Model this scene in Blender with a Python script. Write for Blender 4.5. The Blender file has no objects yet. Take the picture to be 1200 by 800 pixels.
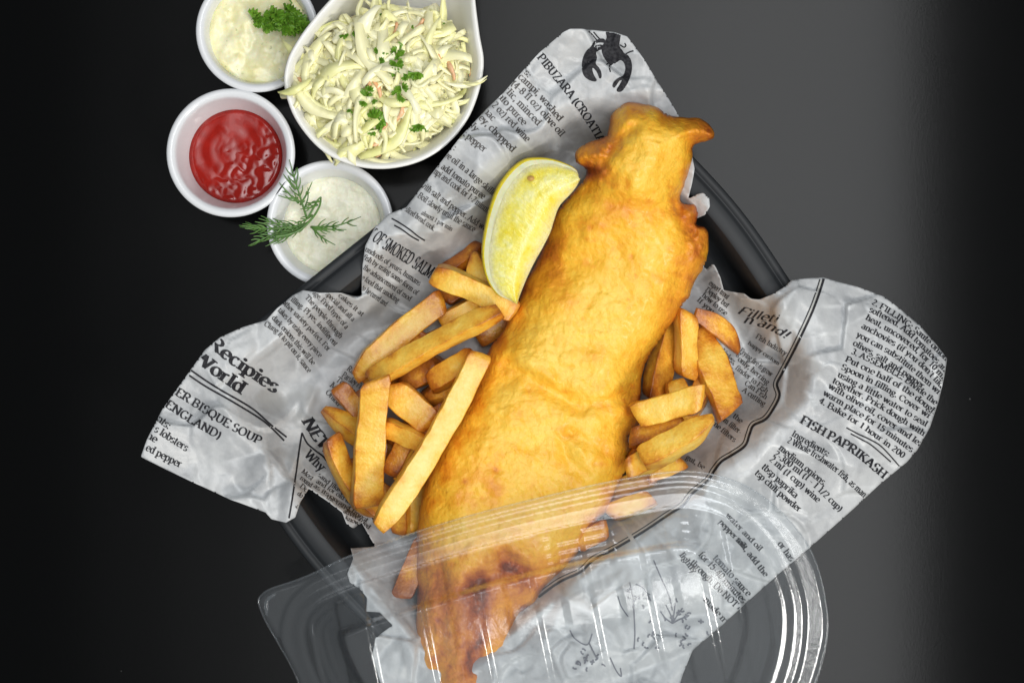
import bpy, math, random
import numpy as np
from mathutils import Vector, Matrix

random.seed(11)
rng = np.random.default_rng(5)
scene = bpy.context.scene
COL = scene.collection

# ------------------------------------------------------------------ camera
S = 0.00045            # metres on the table for one photograph pixel
H = 1.05               # camera height over the table
cam_d = bpy.data.cameras.new('camera')
cam = bpy.data.objects.new('camera', cam_d)
COL.objects.link(cam)
cam.location = (0, 0, H)
cam_d.sensor_width = 36.0
cam_d.lens = 36.0 * H / (1200 * S)
cam_d.clip_start = 0.05
cam_d.clip_end = 50
scene.camera = cam

# ------------------------------------------------------------------ light
world = bpy.data.worlds.new('World')
scene.world = world
world.use_nodes = True
bg = world.node_tree.nodes['Background']
bg.inputs['Color'].default_value = (0.86, 0.94, 1.0, 1)
bg.inputs['Strength'].default_value = 0.15


def area(name, loc, target, sx, sy, power, color=(1, 1, 1)):
    d = bpy.data.lights.new(name, 'AREA')
    d.shape = 'RECTANGLE'
    d.size = sx
    d.size_y = sy
    d.energy = power
    d.color = color
    o = bpy.data.objects.new(name, d)
    COL.objects.link(o)
    o.location = loc
    o.rotation_euler = (Vector(target) - Vector(loc)).to_track_quat('-Z', 'Y').to_euler()
    return o


# a wide soft panel overhead to the right (its dull mirror image greys the table)
area('softbox', (0.3375, 0.06, 1.30), (0.3375, 0.06, 0), 0.275, 1.10, 6.6, (0.975, 0.99, 1.0))
for k_, lv_ in enumerate((0.85, 0.68, 0.48, 0.31, 0.18, 0.09, 0.04)):      # the panel's diffuser fades towards its left side
    x_ = 0.15 - 0.1 * k_
    area('softbox_edge', (x_, 0.06, 1.30), (x_, 0.06, 0), 0.10, 1.10, 2.4 * lv_, (0.975, 0.99, 1.0))
area('strip_lamp', (0.20, -0.76, 1.15), (0.0, -0.02, 0.03), 0.36, 0.15, 1.1, (1.0, 0.97, 0.92))
area('key_lamp', (0.62, -0.80, 1.05), (0.0, -0.02, 0.03), 0.30, 0.30, 9.2, (1.0, 0.96, 0.89))

scene.view_settings.view_transform = 'Standard'
scene.view_settings.look = 'None'
scene.view_settings.exposure = 0.0
scene.view_settings.gamma = 1.0
scene.view_settings.use_curve_mapping = False
try:
    scene.cycles.use_denoising = True
    scene.cycles.max_bounces = 10
    scene.cycles.transparent_max_bounces = 16
    scene.cycles.caustics_reflective = False
    scene.cycles.caustics_refractive = False
except Exception:
    pass


# ------------------------------------------------------------------ helpers
def P(x, y, z):
    """photograph pixel + height in cm -> metres"""
    zz = z * 0.01
    k = S * (H - zz) / H
    return ((x - 600) * k, (400 - y) * k, zz)


def PA(x, y, z):
    zz = np.asarray(z) * 0.01
    k = S * (H - zz) / H
    return np.stack([(np.asarray(x) - 600) * k, (400 - np.asarray(y)) * k, zz], -1)


def hash2(ix, iy, seed):
    h = (ix.astype(np.int64) * 374761393 + iy.astype(np.int64) * 668265263 + seed * 974711) & 0xffffffff
    h = ((h ^ (h >> 13)) * 1274126177) & 0xffffffff
    h = h ^ (h >> 16)
    return h.astype(np.float64) / 4294967295.0


def perlin(x, y, seed=0):
    x = np.asarray(x, float)
    y = np.asarray(y, float)
    x0 = np.floor(x)
    y0 = np.floor(y)
    fx = x - x0
    fy = y - y0
    u = fx * fx * fx * (fx * (fx * 6 - 15) + 10)
    v = fy * fy * fy * (fy * (fy * 6 - 15) + 10)

    def g(dx, dy):
        a = hash2(x0 + dx, y0 + dy, seed) * 2 * math.pi
        return np.cos(a) * (fx - dx) + np.sin(a) * (fy - dy)
    return ((g(0, 0) * (1 - u) + g(1, 0) * u) * (1 - v) + (g(0, 1) * (1 - u) + g(1, 1) * u) * v) * 1.5


def fbm(x, y, scale, seed=0, octv=3, gain=0.5):
    r = 0
    a = 1.0
    f = 1.0 / scale
    for k in range(octv):
        r = r + a * perlin(np.asarray(x) * f, np.asarray(y) * f, seed + k * 17)
        a *= gain
        f *= 2.03
    return r


def sstep(a, b, x):
    t = np.clip((x - a) / (b - a), 0, 1)
    return t * t * (3 - 2 * t)


def catmull(pts, n=6, closed=True):
    pts = [np.array(p, float) for p in pts]
    m = len(pts)
    out = []
    for i in range(m if closed else m - 1):
        if closed:
            p0, p1, p2, p3 = pts[i - 1], pts[i], pts[(i + 1) % m], pts[(i + 2) % m]
        else:
            p0, p1, p2, p3 = pts[max(i - 1, 0)], pts[i], pts[i + 1], pts[min(i + 2, m - 1)]
        for k in range(n):
            t = k / n
            out.append(0.5 * ((2 * p1) + (-p0 + p2) * t + (2 * p0 - 5 * p1 + 4 * p2 - p3) * t * t
                              + (-p0 + 3 * p1 - 3 * p2 + p3) * t ** 3))
    if not closed:
        out.append(pts[-1])
    return np.array(out)


def sdf(poly, x, y):
    """signed distance, positive inside"""
    poly = np.asarray(poly, float)
    x = np.asarray(x, float)
    y = np.asarray(y, float)
    best = np.full(x.shape, 1e18)
    inside = np.zeros(x.shape, bool)
    n = len(poly)
    for i in range(n):
        ax, ay = poly[i]
        bx, by = poly[(i + 1) % n]
        ex, ey = bx - ax, by - ay
        L = ex * ex + ey * ey + 1e-12
        t = np.clip(((x - ax) * ex + (y - ay) * ey) / L, 0, 1)
        d = (x - ax - t * ex) ** 2 + (y - ay - t * ey) ** 2
        best = np.minimum(best, d)
        c = ((ay > y) != (by > y)) & (x < ex * (y - ay) / (ey if abs(ey) > 1e-12 else 1e-12) + ax)
        inside ^= c
    d = np.sqrt(best)
    return np.where(inside, d, -d)


def grid_sheet(poly, step):
    """regular grid cut to an outline, its border pulled onto the outline.
    returns x, y, sdf, border flag, quads"""
    poly = np.asarray(poly, float)
    x0, y0 = poly.min(0) - 2 * step
    x1, y1 = poly.max(0) + 2 * step
    xs = np.arange(x0, x1, step)
    ys = np.arange(y0, y1, step)
    X, Y = np.meshgrid(xs, ys)
    D = sdf(poly, X, Y)
    gy, gx = np.gradient(D, step)
    gl = np.sqrt(gx * gx + gy * gy) + 1e-9
    snap = (D < 0.5 * step) & (D > -0.9 * step)
    X2 = np.where(snap, X - gx / gl * D, X)
    Y2 = np.where(snap, Y - gy / gl * D, Y)
    ok = D > -0.75 * step
    c = ok[:-1, :-1] & ok[1:, :-1] & ok[:-1, 1:] & ok[1:, 1:]
    cd = (D[:-1, :-1] + D[1:, :-1] + D[:-1, 1:] + D[1:, 1:]) / 4
    allsnap = snap[:-1, :-1] & snap[1:, :-1] & snap[:-1, 1:] & snap[1:, 1:]
    c &= ~(allsnap & (cd < 0.1 * step))
    idx = np.arange(X.size).reshape(X.shape)
    q = np.stack([idx[:-1, :-1][c], idx[1:, :-1][c], idx[1:, 1:][c], idx[:-1, 1:][c]], -1)
    used = np.unique(q)
    remap = -np.ones(X.size, int)
    remap[used] = np.arange(len(used))
    q = remap[q]
    xf, yf = X2.ravel()[used], Y2.ravel()[used]
    df = np.where(snap.ravel()[used], 0.0, D.ravel()[used])
    # true border: vertices on edges used by one quad only
    e = np.concatenate([q[:, [0, 1]], q[:, [1, 2]], q[:, [2, 3]], q[:, [3, 0]]])
    es = np.sort(e, 1)
    u, cnt = np.unique(es, axis=0, return_counts=True)
    b = np.zeros(len(used), bool)
    b[np.unique(u[cnt == 1])] = True
    return xf, yf, df, b, q


MATS = {}


def link(o, parent=None):
    COL.objects.link(o)
    if parent is not None:
        o.parent = parent
    return o


def tag(o, label=None, cat=None, group=None, kind=None):
    if label:
        o['label'] = label
    if cat:
        o['category'] = cat
    if group:
        o['group'] = group
    if kind:
        o['kind'] = kind
    return o


def thing(name, label, cat, loc=(0, 0, 0), group=None):
    o = bpy.data.objects.new(name, None)
    o.empty_display_size = 0.01
    o.location = loc
    link(o)
    return tag(o, label, cat, group)


def mesh_obj(name, verts, faces, mat, parent=None, smooth=True, attrs=None, origin=None):
    verts = np.asarray(verts, float)
    if parent is not None:
        origin = np.array(parent.location)
        pp = parent.parent
        while pp is not None:
            origin = origin + np.array(pp.location)
            pp = pp.parent
        off = np.zeros(3)
    else:
        if origin is None:
            origin = np.array([verts[:, 0].mean(), verts[:, 1].mean(), verts[:, 2].min()])
        off = np.array(origin)
    me = bpy.data.meshes.new(name)
    me.from_pydata((verts - np.array(origin)).tolist(), [], [list(map(int, f)) for f in faces])
    if smooth:
        me.polygons.foreach_set('use_smooth', [True] * len(me.polygons))
    if attrs:
        for k, v in attrs.items():
            v = np.asarray(v, float)
            if v.ndim == 1:
                a = me.attributes.new(k, 'FLOAT', 'POINT')
                a.data.foreach_set('value', v.astype(np.float32))
            else:
                a = me.attributes.new(k, 'FLOAT_COLOR', 'POINT')
                c = np.ones((len(v), 4), np.float32)
                c[:, :3] = v
                a.data.foreach_set('color', c.ravel())
    me.update()
    if mat is not None:
        me.materials.append(mat)
    o = bpy.data.objects.new(name, me)
    if parent is None:
        o.location = off
    link(o, parent)
    return o


def closed_puff(x, y, b, q, ztop, zbot):
    """closed solid from a top and a bottom height over one cut grid"""
    n = len(x)
    vt = PA(x, y, ztop)
    nb = np.where(~b)[0]
    m = np.arange(n)
    m[nb] = n + np.arange(len(nb))
    vb = PA(x[nb], y[nb], zbot[nb])
    return np.concatenate([vt, vb]), np.concatenate([q, m[q][:, ::-1]]), nb


def revolve(profile, cx, cy, n=96, zscale=1.0):
    """profile: list of (radius px at the table, z cm) around the axis standing at world of pixel (cx,cy at z of rim)"""
    vs, fs = [], []
    for (r, z) in profile:
        for k in range(n):
            a = 2 * math.pi * k / n
            vs.append((cx + r * S * math.cos(a), cy + r * S * math.sin(a), z * 0.01))
    for i in range(len(profile) - 1):
        for k in range(n):
            k2 = (k + 1) % n
            fs.append((i * n + k, i * n + k2, (i + 1) * n + k2, (i + 1) * n + k))
    return vs, fs


def tube(pts, radii, n=6, cap=True):
    """tube along world points"""
    pts = [Vector(p) for p in pts]
    vs, fs = [], []
    up = Vector((0, 0, 1))
    for i, p in enumerate(pts):
        t = (pts[min(i + 1, len(pts) - 1)] - pts[max(i - 1, 0)])
        t.normalize() if t.length > 1e-12 else None
        s = t.cross(up)
        if s.length < 1e-4:
            s = Vector((1, 0, 0))
        s.normalize()
        w = s.cross(t)
        for k in range(n):
            a = 2 * math.pi * k / n
            v = p + (s * math.cos(a) + w * math.sin(a)) * radii[i]
            vs.append(tuple(v))
    for i in range(len(pts) - 1):
        for k in range(n):
            k2 = (k + 1) % n
            fs.append((i * n + k, i * n + k2, (i + 1) * n + k2, (i + 1) * n + k))
    if cap:
        fs.append(tuple(range(n))[::-1])
        fs.append(tuple((len(pts) - 1) * n + k for k in range(n)))
    return vs, fs


class MB:
    def __init__(self):
        self.v, self.f = [], []

    def add(self, vs, fs):
        o = len(self.v)
        self.v.extend([tuple(v) for v in vs])
        self.f.extend([tuple(i + o for i in f) for f in fs])


# ------------------------------------------------------------------ materials
def new_mat(name):
    m = bpy.data.materials.new(name)
    m.use_nodes = True
    nt = m.node_tree
    b = nt.nodes['Principled BSDF']
    MATS[name] = m
    return m, nt, b


def nd(nt, t, **kw):
    n = nt.nodes.new(t)
    for k, v in kw.items():
        if hasattr(n, k):
            setattr(n, k, v)
        else:
            n.inputs[k].default_value = v
    return n


def noise(nt, scale, detail=4, rough=0.55, coord=None, dim='3D'):
    n = nd(nt, 'ShaderNodeTexNoise')
    n.inputs['Scale'].default_value = scale
    n.inputs['Detail'].default_value = detail
    n.inputs['Roughness'].default_value = rough
    if coord is not None:
        nt.links.new(coord, n.inputs['Vector'])
    return n


def ramp(nt, fac, stops):
    r = nd(nt, 'ShaderNodeValToRGB')
    el = r.color_ramp.elements
    while len(el) > 1:
        el.remove(el[-1])
    el[0].position = stops[0][0]
    el[0].color = (*stops[0][1], 1)
    for p, c in stops[1:]:
        e = el.new(p)
        e.color = (*c, 1)
    nt.links.new(fac, r.inputs['Fac'])
    return r


def mathn(nt, op, a, b=None, clamp=False):
    n = nd(nt, 'ShaderNodeMath', operation=op)
    n.use_clamp = clamp
    for i, v in enumerate((a, b)):
        if v is None:
            continue
        if isinstance(v, (int, float)):
            n.inputs[i].default_value = v
        else:
            nt.links.new(v, n.inputs[i])
    return n.outputs[0]


def bump(nt, b, height, strength, dist):
    n = nd(nt, 'ShaderNodeBump')
    n.inputs['Strength'].default_value = strength
    n.inputs['Distance'].default_value = dist
    nt.links.new(height, n.inputs['Height'])
    nt.links.new(n.outputs['Normal'], b.inputs['Normal'])
    return n


def coords(nt, random_offset=False):
    tc = nd(nt, 'ShaderNodeTexCoord')
    if not random_offset:
        return tc.outputs['Object']
    oi = nd(nt, 'ShaderNodeObjectInfo')
    v = nd(nt, 'ShaderNodeVectorMath', operation='ADD')
    mu = mathn(nt, 'MULTIPLY', oi.outputs['Random'], 3.7)
    cx = nd(nt, 'ShaderNodeCombineXYZ')
    for i in range(3):
        nt.links.new(mu, cx.inputs[i])
    nt.links.new(tc.outputs['Object'], v.inputs[0])
    nt.links.new(cx.outputs[0], v.inputs[1])
    return v.outputs[0]


def setp(b, **kw):
    for k, v in kw.items():
        b.inputs[k.replace('_', ' ')].default_value = v


# table: near-black laminate with a fine woven grain
m, nt, b = new_mat('table_laminate')
co = coords(nt)
setp(b, Base_Color=(0.0024, 0.0025, 0.0026, 1), Roughness=0.2)
b.inputs['Specular IOR Level'].default_value = 0.14
n1 = noise(nt, 1100, 3, 0.6, co)
n1b = noise(nt, 420, 2, 0.5, co)
hh = mathn(nt, 'ADD', n1.outputs['Fac'], mathn(nt, 'MULTIPLY', n1b.outputs['Fac'], 0.6))
bump(nt, b, hh, 0.05, 0.0002)
vd = nd(nt, 'ShaderNodeTexVoronoi')
vd.inputs['Scale'].default_value = 75
nt.links.new(co, vd.inputs['Vector'])
dm = nd(nt, 'ShaderNodeMapRange')
dm.inputs['From Min'].default_value = 0.045
dm.inputs['From Max'].default_value = 0.015
nt.links.new(vd.outputs['Distance'], dm.inputs['Value'])
nz = noise(nt, 14, 2, 0.5, co)
dk = mathn(nt, 'MULTIPLY', dm.outputs[0], mathn(nt, 'GREATER_THAN', nz.outputs['Fac'], 0.60))
dx = nd(nt, 'ShaderNodeMix', data_type='RGBA')
nt.links.new(dk, dx.inputs['Factor'])
dx.inputs['A'].default_value = (0.0024, 0.0025, 0.0026, 1)
dx.inputs['B'].default_value = (0.06, 0.06, 0.058, 1)
nt.links.new(dx.outputs['Result'], b.inputs['Base Color'])
n2 = noise(nt, 9, 4, 0.6, co)
rr = nd(nt, 'ShaderNodeMapRange')
rr.inputs['To Min'].default_value = 0.11
rr.inputs['To Max'].default_value = 0.135
nt.links.new(n2.outputs['Fac'], rr.inputs['Value'])
nt.links.new(rr.outputs[0], b.inputs['Roughness'])

# white glazed ceramic
m, nt, b = new_mat('ceramic')
co = coords(nt)
setp(b, Base_Color=(0.76, 0.77, 0.79, 1), Roughness=0.16)
n1 = noise(nt, 60, 3, 0.5, co)
bump(nt, b, n1.outputs['Fac'], 0.06, 0.001)
m, nt, b = new_mat('ceramic_warm')
co = coords(nt)
setp(b, Base_Color=(0.82, 0.81, 0.77, 1), Roughness=0.14)
n1 = noise(nt, 50, 3, 0.5, co)
bump(nt, b, n1.outputs['Fac'], 0.05, 0.001)

# black tray plastic
m, nt, b = new_mat('tray_plastic')
co = coords(nt)
setp(b, Base_Color=(0.020, 0.022, 0.0245, 1), Roughness=0.58)
b.inputs['Specular IOR Level'].default_value = 0.38
n1 = noise(nt, 45, 4, 0.6, co)
bump(nt, b, n1.outputs['Fac'], 0.10, 0.002)

# waxed paper
m, nt, b = new_mat('waxed_paper')
co = coords(nt)
n1 = noise(nt, 38, 5, 0.62, co)
n2 = noise(nt, 130, 4, 0.6, co)
mix = mathn(nt, 'ADD', mathn(nt, 'MULTIPLY', n1.outputs['Fac'], 0.7), mathn(nt, 'MULTIPLY', n2.outputs['Fac'], 0.3))
r = ramp(nt, mix, [(0.34, (0.34, 0.35, 0.36)), (0.46, (0.42, 0.43, 0.44)), (0.58, (0.50, 0.51, 0.515))])
at = nd(nt, 'ShaderNodeAttribute', attribute_name='crease')
mx = nd(nt, 'ShaderNodeMix', data_type='RGBA')
nt.links.new(at.outputs['Fac'], mx.inputs['Factor'])
nt.links.new(r.outputs[0], mx.inputs['A'])
mx.inputs['B'].default_value = (0.70, 0.72, 0.73, 1)
at2 = nd(nt, 'ShaderNodeAttribute', attribute_name='grease')
mx2 = nd(nt, 'ShaderNodeMix', data_type='RGBA')
nt.links.new(at2.outputs['Fac'], mx2.inputs['Factor'])
nt.links.new(mx.outputs['Result'], mx2.inputs['A'])
mx2.inputs['B'].default_value = (0.30, 0.29, 0.27, 1)
nt.links.new(mx2.outputs['Result'], b.inputs['Base Color'])
setp(b, Roughness=0.38)
n3 = noise(nt, 330, 4, 0.65, co)
bump(nt, b, n3.outputs['Fac'], 0.35, 0.0006)

m, nt, b = new_mat('printing_ink')
co = coords(nt)
n1 = noise(nt, 700, 3, 0.6, co)
r = ramp(nt, n1.outputs['Fac'], [(0.35, (0.010, 0.010, 0.013)), (0.75, (0.045, 0.045, 0.05))])
nt.links.new(r.outputs[0], b.inputs['Base Color'])
setp(b, Roughness=0.6)
b.inputs['Specular IOR Level'].default_value = 0.2
m, nt, b = new_mat('printing_ink_small')
co = coords(nt)
n1 = noise(nt, 900, 3, 0.6, co)
r = ramp(nt, n1.outputs['Fac'], [(0.35, (0.025, 0.022, 0.020)), (0.75, (0.10, 0.09, 0.085))])
nt.links.new(r.outputs[0], b.inputs['Base Color'])
setp(b, Roughness=0.5)
m, nt, b = new_mat('printing_ink_grey')
setp(b, Base_Color=(0.42, 0.42, 0.40, 1), Roughness=0.5)

m, nt, b = new_mat('printing_ink_pale')
setp(b, Base_Color=(0.16, 0.165, 0.19, 1), Roughness=0.6)

# batter
m, nt, b = new_mat('batter')
co = coords(nt)
at = nd(nt, 'ShaderNodeAttribute', attribute_name='brown')
n1 = noise(nt, 95, 5, 0.6, co)
n2 = noise(nt, 520, 3, 0.6, co)
f = mathn(nt, 'ADD', at.outputs['Fac'], mathn(nt, 'MULTIPLY', mathn(nt, 'SUBTRACT', n1.outputs['Fac'], 0.5), 0.70))
f = mathn(nt, 'ADD', f, mathn(nt, 'MULTIPLY', mathn(nt, 'SUBTRACT', n2.outputs['Fac'], 0.5), 0.22), True)
r = ramp(nt, f, [(0.0, (0.94, 0.60, 0.080)), (0.20, (0.92, 0.50, 0.038)), (0.42, (0.82, 0.335, 0.020)),
                 (0.68, (0.56, 0.165, 0.017)), (0.86, (0.36, 0.075, 0.010)), (1.0, (0.17, 0.032, 0.006))])
nt.links.new(r.outputs[0], b.inputs['Base Color'])
setp(b, Roughness=0.42, Subsurface_Weight=0.12, Subsurface_Scale=0.004, Coat_Weight=0.14, Coat_Roughness=0.2)
b.inputs['Subsurface Radius'].default_value = (1.0, 0.45, 0.15)
b.inputs['Specular IOR Level'].default_value = 0.40
n3 = noise(nt, 260, 5, 0.62, co)
v1 = nd(nt, 'ShaderNodeTexVoronoi', feature='F1')
v1.inputs['Scale'].default_value = 330
nt.links.new(co, v1.inputs['Vector'])
pk = nd(nt, 'ShaderNodeMapRange')
pk.inputs['From Min'].default_value = 0.0
pk.inputs['From Max'].default_value = 0.5
nt.links.new(v1.outputs['Distance'], pk.inputs['Value'])
hh = mathn(nt, 'ADD', n3.outputs['Fac'], mathn(nt, 'MULTIPLY', pk.outputs[0], 0.16))
bump(nt, b, hh, 0.85, 0.0014)

# fries
m, nt, b = new_mat('fried_potato')
co = coords(nt, True)
at = nd(nt, 'ShaderNodeAttribute', attribute_name='brown')
oi = nd(nt, 'ShaderNodeObjectInfo')
n1 = noise(nt, 150, 5, 0.65, co)
n2 = noise(nt, 800, 3, 0.6, co)
f = mathn(nt, 'ADD', at.outputs['Fac'], mathn(nt, 'MULTIPLY', mathn(nt, 'SUBTRACT', n1.outputs['Fac'], 0.5), 0.55))
f = mathn(nt, 'ADD', f, mathn(nt, 'MULTIPLY', mathn(nt, 'SUBTRACT', n2.outputs['Fac'], 0.5), 0.34), True)
r = ramp(nt, f, [(0.0, (0.92, 0.68, 0.20)), (0.24, (0.90, 0.57, 0.085)), (0.47, (0.80, 0.39, 0.035)),
                 (0.70, (0.52, 0.17, 0.016)), (1.0, (0.24, 0.06, 0.008))])
nt.links.new(r.outputs[0], b.inputs['Base Color'])
setp(b, Roughness=0.34, Subsurface_Weight=0.12, Subsurface_Scale=0.003, Coat_Weight=0.2, Coat_Roughness=0.15)
b.inputs['Subsurface Radius'].default_value = (1.0, 0.5, 0.18)
b.inputs['Specular IOR Level'].default_value = 0.45
n3 = noise(nt, 420, 4, 0.6, co)
n4 = noise(nt, 150, 3, 0.5, co)
bump(nt, b, mathn(nt, 'ADD', mathn(nt, 'MULTIPLY', n3.outputs['Fac'], 0.6), n4.outputs['Fac']), 0.55, 0.0014)

# lemon
m, nt, b = new_mat('lemon_rind')
co = coords(nt)
v1 = nd(nt, 'ShaderNodeTexVoronoi')
v1.inputs['Scale'].default_value = 700
nt.links.new(co, v1.inputs['Vector'])
setp(b, Base_Color=(0.84, 0.66, 0.03, 1), Roughness=0.35)
bump(nt, b, v1.outputs['Distance'], 0.4, 0.0006)
m, nt, b = new_mat('lemon_pith')
co = coords(nt)
n1 = noise(nt, 300, 3, 0.6, co)
r = ramp(nt, n1.outputs['Fac'], [(0.3, (0.86, 0.83, 0.46)), (0.7, (0.91, 0.90, 0.64))])
nt.links.new(r.outputs[0], b.inputs['Base Color'])
setp(b, Roughness=0.4, Subsurface_Weight=0.2, Subsurface_Scale=0.003)
m, nt, b = new_mat('lemon_flesh')
at = nd(nt, 'ShaderNodeAttribute', attribute_name='fleshuv')
sep = nd(nt, 'ShaderNodeSeparateColor')
nt.links.new(at.outputs['Color'], sep.inputs[0])
cb = nd(nt, 'ShaderNodeCombineXYZ')
nt.links.new(mathn(nt, 'MULTIPLY', sep.outputs[0], 3.0), cb.inputs[0])
nt.links.new(mathn(nt, 'MULTIPLY', sep.outputs[1], 26.0), cb.inputs[1])
n1 = noise(nt, 1.6, 3, 0.6, cb.outputs[0])
co = coords(nt)
n2 = noise(nt, 90, 4, 0.6, co)
mixv = mathn(nt, 'ADD', mathn(nt, 'MULTIPLY', n1.outputs['Fac'], 0.28), mathn(nt, 'MULTIPLY', n2.outputs['Fac'], 0.72))
r = ramp(nt, mixv, [(0.36, (0.87, 0.72, 0.055)), (0.5, (0.91, 0.82, 0.20)), (0.64, (0.92, 0.88, 0.42))])
mx = nd(nt, 'ShaderNodeMix', data_type='RGBA')
nt.links.new(sep.outputs[2], mx.inputs['Factor'])
nt.links.new(r.outputs[0], mx.inputs['A'])
mx.inputs['B'].default_value = (0.84, 0.80, 0.48, 1)
nt.links.new(mx.outputs['Result'], b.inputs['Base Color'])
setp(b, Roughness=0.14, Subsurface_Weight=0.5, Subsurface_Scale=0.006)
b.inputs['Subsurface Radius'].default_value = (1.0, 0.9, 0.25)
n3 = noise(nt, 500, 3, 0.6, co)
hh = mathn(nt, 'ADD', n1.outputs['Fac'], mathn(nt, 'MULTIPLY', n3.outputs['Fac'], 0.6))
bump(nt, b, hh, 0.8, 0.0012)
m, nt, b = new_mat('lemon_blemish')
setp(b, Base_Color=(0.52, 0.30, 0.08, 1), Roughness=0.4)

# clear lid
m, nt, b = new_mat('clear_plastic')
nt.nodes.remove(b)
out = nt.nodes['Material Output']
lw = nd(nt, 'ShaderNodeLayerWeight')
lw.inputs['Blend'].default_value = 0.5
pw = mathn(nt, 'POWER', lw.outputs['Facing'], 3.2)
fr = mathn(nt, 'ADD', mathn(nt, 'MULTIPLY', pw, 0.40), 0.034, True)
tr = nd(nt, 'ShaderNodeBsdfTransparent')
tr.inputs['Color'].default_value = (0.965, 0.975, 0.98, 1)
gl = nd(nt, 'ShaderNodeBsdfGlossy')
gl.inputs['Roughness'].default_value = 0.13
gl.inputs['Color'].default_value = (0.95, 0.97, 1, 1)
co = coords(nt)
n1 = noise(nt, 55, 4, 0.55, co)
bp = nd(nt, 'ShaderNodeBump')
bp.inputs['Strength'].default_value = 0.22
bp.inputs['Distance'].default_value = 0.0015
nt.links.new(n1.outputs['Fac'], bp.inputs['Height'])
nt.links.new(bp.outputs['Normal'], gl.inputs['Normal'])
df = nd(nt, 'ShaderNodeBsdfDiffuse')
df.inputs['Color'].default_value = (0.75, 0.8, 0.85, 1)
m1 = nd(nt, 'ShaderNodeMixShader')
m1.inputs[0].default_value = 0.028
nt.links.new(tr.outputs[0], m1.inputs[1])
nt.links.new(df.outputs[0], m1.inputs[2])
ms = nd(nt, 'ShaderNodeMixShader')
nt.links.new(fr, ms.inputs[0])
nt.links.new(m1.outputs[0], ms.inputs[1])
nt.links.new(gl.outputs[0], ms.inputs[2])
nt.links.new(ms.outputs[0], out.inputs['Surface'])

# sauces
m, nt, b = new_mat('ketchup')
co = coords(nt)
n1 = noise(nt, 140, 4, 0.6, co)
r = ramp(nt, n1.outputs['Fac'], [(0.3, (0.245, 0.008, 0.004)), (0.7, (0.34, 0.013, 0.007))])
nt.links.new(r.outputs[0], b.inputs['Base Color'])
setp(b, Roughness=0.07, Subsurface_Weight=0.05, Subsurface_Scale=0.002)
m, nt, b = new_mat('tartar')
co = coords(nt)
n1 = noise(nt, 110, 5, 0.65, co)
r = ramp(nt, n1.outputs['Fac'], [(0.28, (0.80, 0.74, 0.36)), (0.45, (0.87, 0.82, 0.48)), (0.65, (0.90, 0.87, 0.62))])
n2 = noise(nt, 330, 2, 0.5, co)
sp = nd(nt, 'ShaderNodeMapRange')
sp.inputs['From Min'].default_value = 0.66
sp.inputs['From Max'].default_value = 0.76
nt.links.new(n2.outputs['Fac'], sp.inputs['Value'])
mx = nd(nt, 'ShaderNodeMix', data_type='RGBA')
nt.links.new(mathn(nt, 'MULTIPLY', sp.outputs[0], 0.6), mx.inputs['Factor'])
nt.links.new(r.outputs[0], mx.inputs['A'])
mx.inputs['B'].default_value = (0.25, 0.30, 0.12, 1)
nt.links.new(mx.outputs['Result'], b.inputs['Base Color'])
setp(b, Roughness=0.25, Subsurface_Weight=0.15, Subsurface_Scale=0.003)
n3 = noise(nt, 300, 4, 0.6, co)
bump(nt, b, n3.outputs['Fac'], 0.4, 0.001)
m, nt, b = new_mat('white_sauce')
co = coords(nt)
n1 = noise(nt, 170, 5, 0.65, co)
r = ramp(nt, n1.outputs['Fac'], [(0.3, (0.82, 0.79, 0.58)), (0.6, (0.90, 0.88, 0.72))])
nt.links.new(r.outputs[0], b.inputs['Base Color'])
setp(b, Roughness=0.2, Subsurface_Weight=0.15, Subsurface_Scale=0.003)
n3 = noise(nt, 420, 4, 0.65, co)
bump(nt, b, n3.outputs['Fac'], 0.6, 0.0012)

# vegetables
def leafmat(name, c0, c1, rough=0.4):
    m, nt, b = new_mat(name)
    co = coords(nt, True)
    n1 = noise(nt, 260, 4, 0.6, co)
    r = ramp(nt, n1.outputs['Fac'], [(0.3, c0), (0.7, c1)])
    nt.links.new(r.outputs[0], b.inputs['Base Color'])
    setp(b, Roughness=rough, Subsurface_Weight=0.1, Subsurface_Scale=0.001)
    return m


leafmat('parsley', (0.075, 0.20, 0.012), (0.22, 0.43, 0.04))
leafmat('dill', (0.055, 0.145, 0.026), (0.14, 0.28, 0.06))
m, nt, b = new_mat('cabbage')
co = coords(nt, True)
oi = nd(nt, 'ShaderNodeObjectInfo')
n1 = noise(nt, 60, 4, 0.6, co)
f = mathn(nt, 'ADD', mathn(nt, 'MULTIPLY', oi.outputs['Random'], 0.65), mathn(nt, 'MULTIPLY', n1.outputs['Fac'], 0.45))
r = ramp(nt, f, [(0.15, (0.95, 0.92, 0.65)), (0.5, (0.95, 0.90, 0.54)), (0.8, (0.90, 0.87, 0.42)), (1.0, (0.76, 0.78, 0.25))])
nt.links.new(r.outputs[0], b.inputs['Base Color'])
setp(b, Roughness=0.28, Subsurface_Weight=0.08, Subsurface_Scale=0.003)
b.inputs['Subsurface Radius'].default_value = (1.0, 0.9, 0.5)
leafmat('carrot', (0.78, 0.38, 0.17), (0.86, 0.56, 0.33), 0.3)
leafmat('slaw_dressing', (0.84, 0.79, 0.46), (0.91, 0.87, 0.60), 0.3)

# ------------------------------------------------------------------ the table
tb = mesh_obj('table', [(-1.6, -1.6, 0), (1.6, -1.6, 0), (1.6, 1.6, 0), (-1.6, 1.6, 0)], [(0, 1, 2, 3)],
              MATS['table_laminate'], None, False, origin=(0, 0, 0))
tb['kind'] = 'structure'

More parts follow.
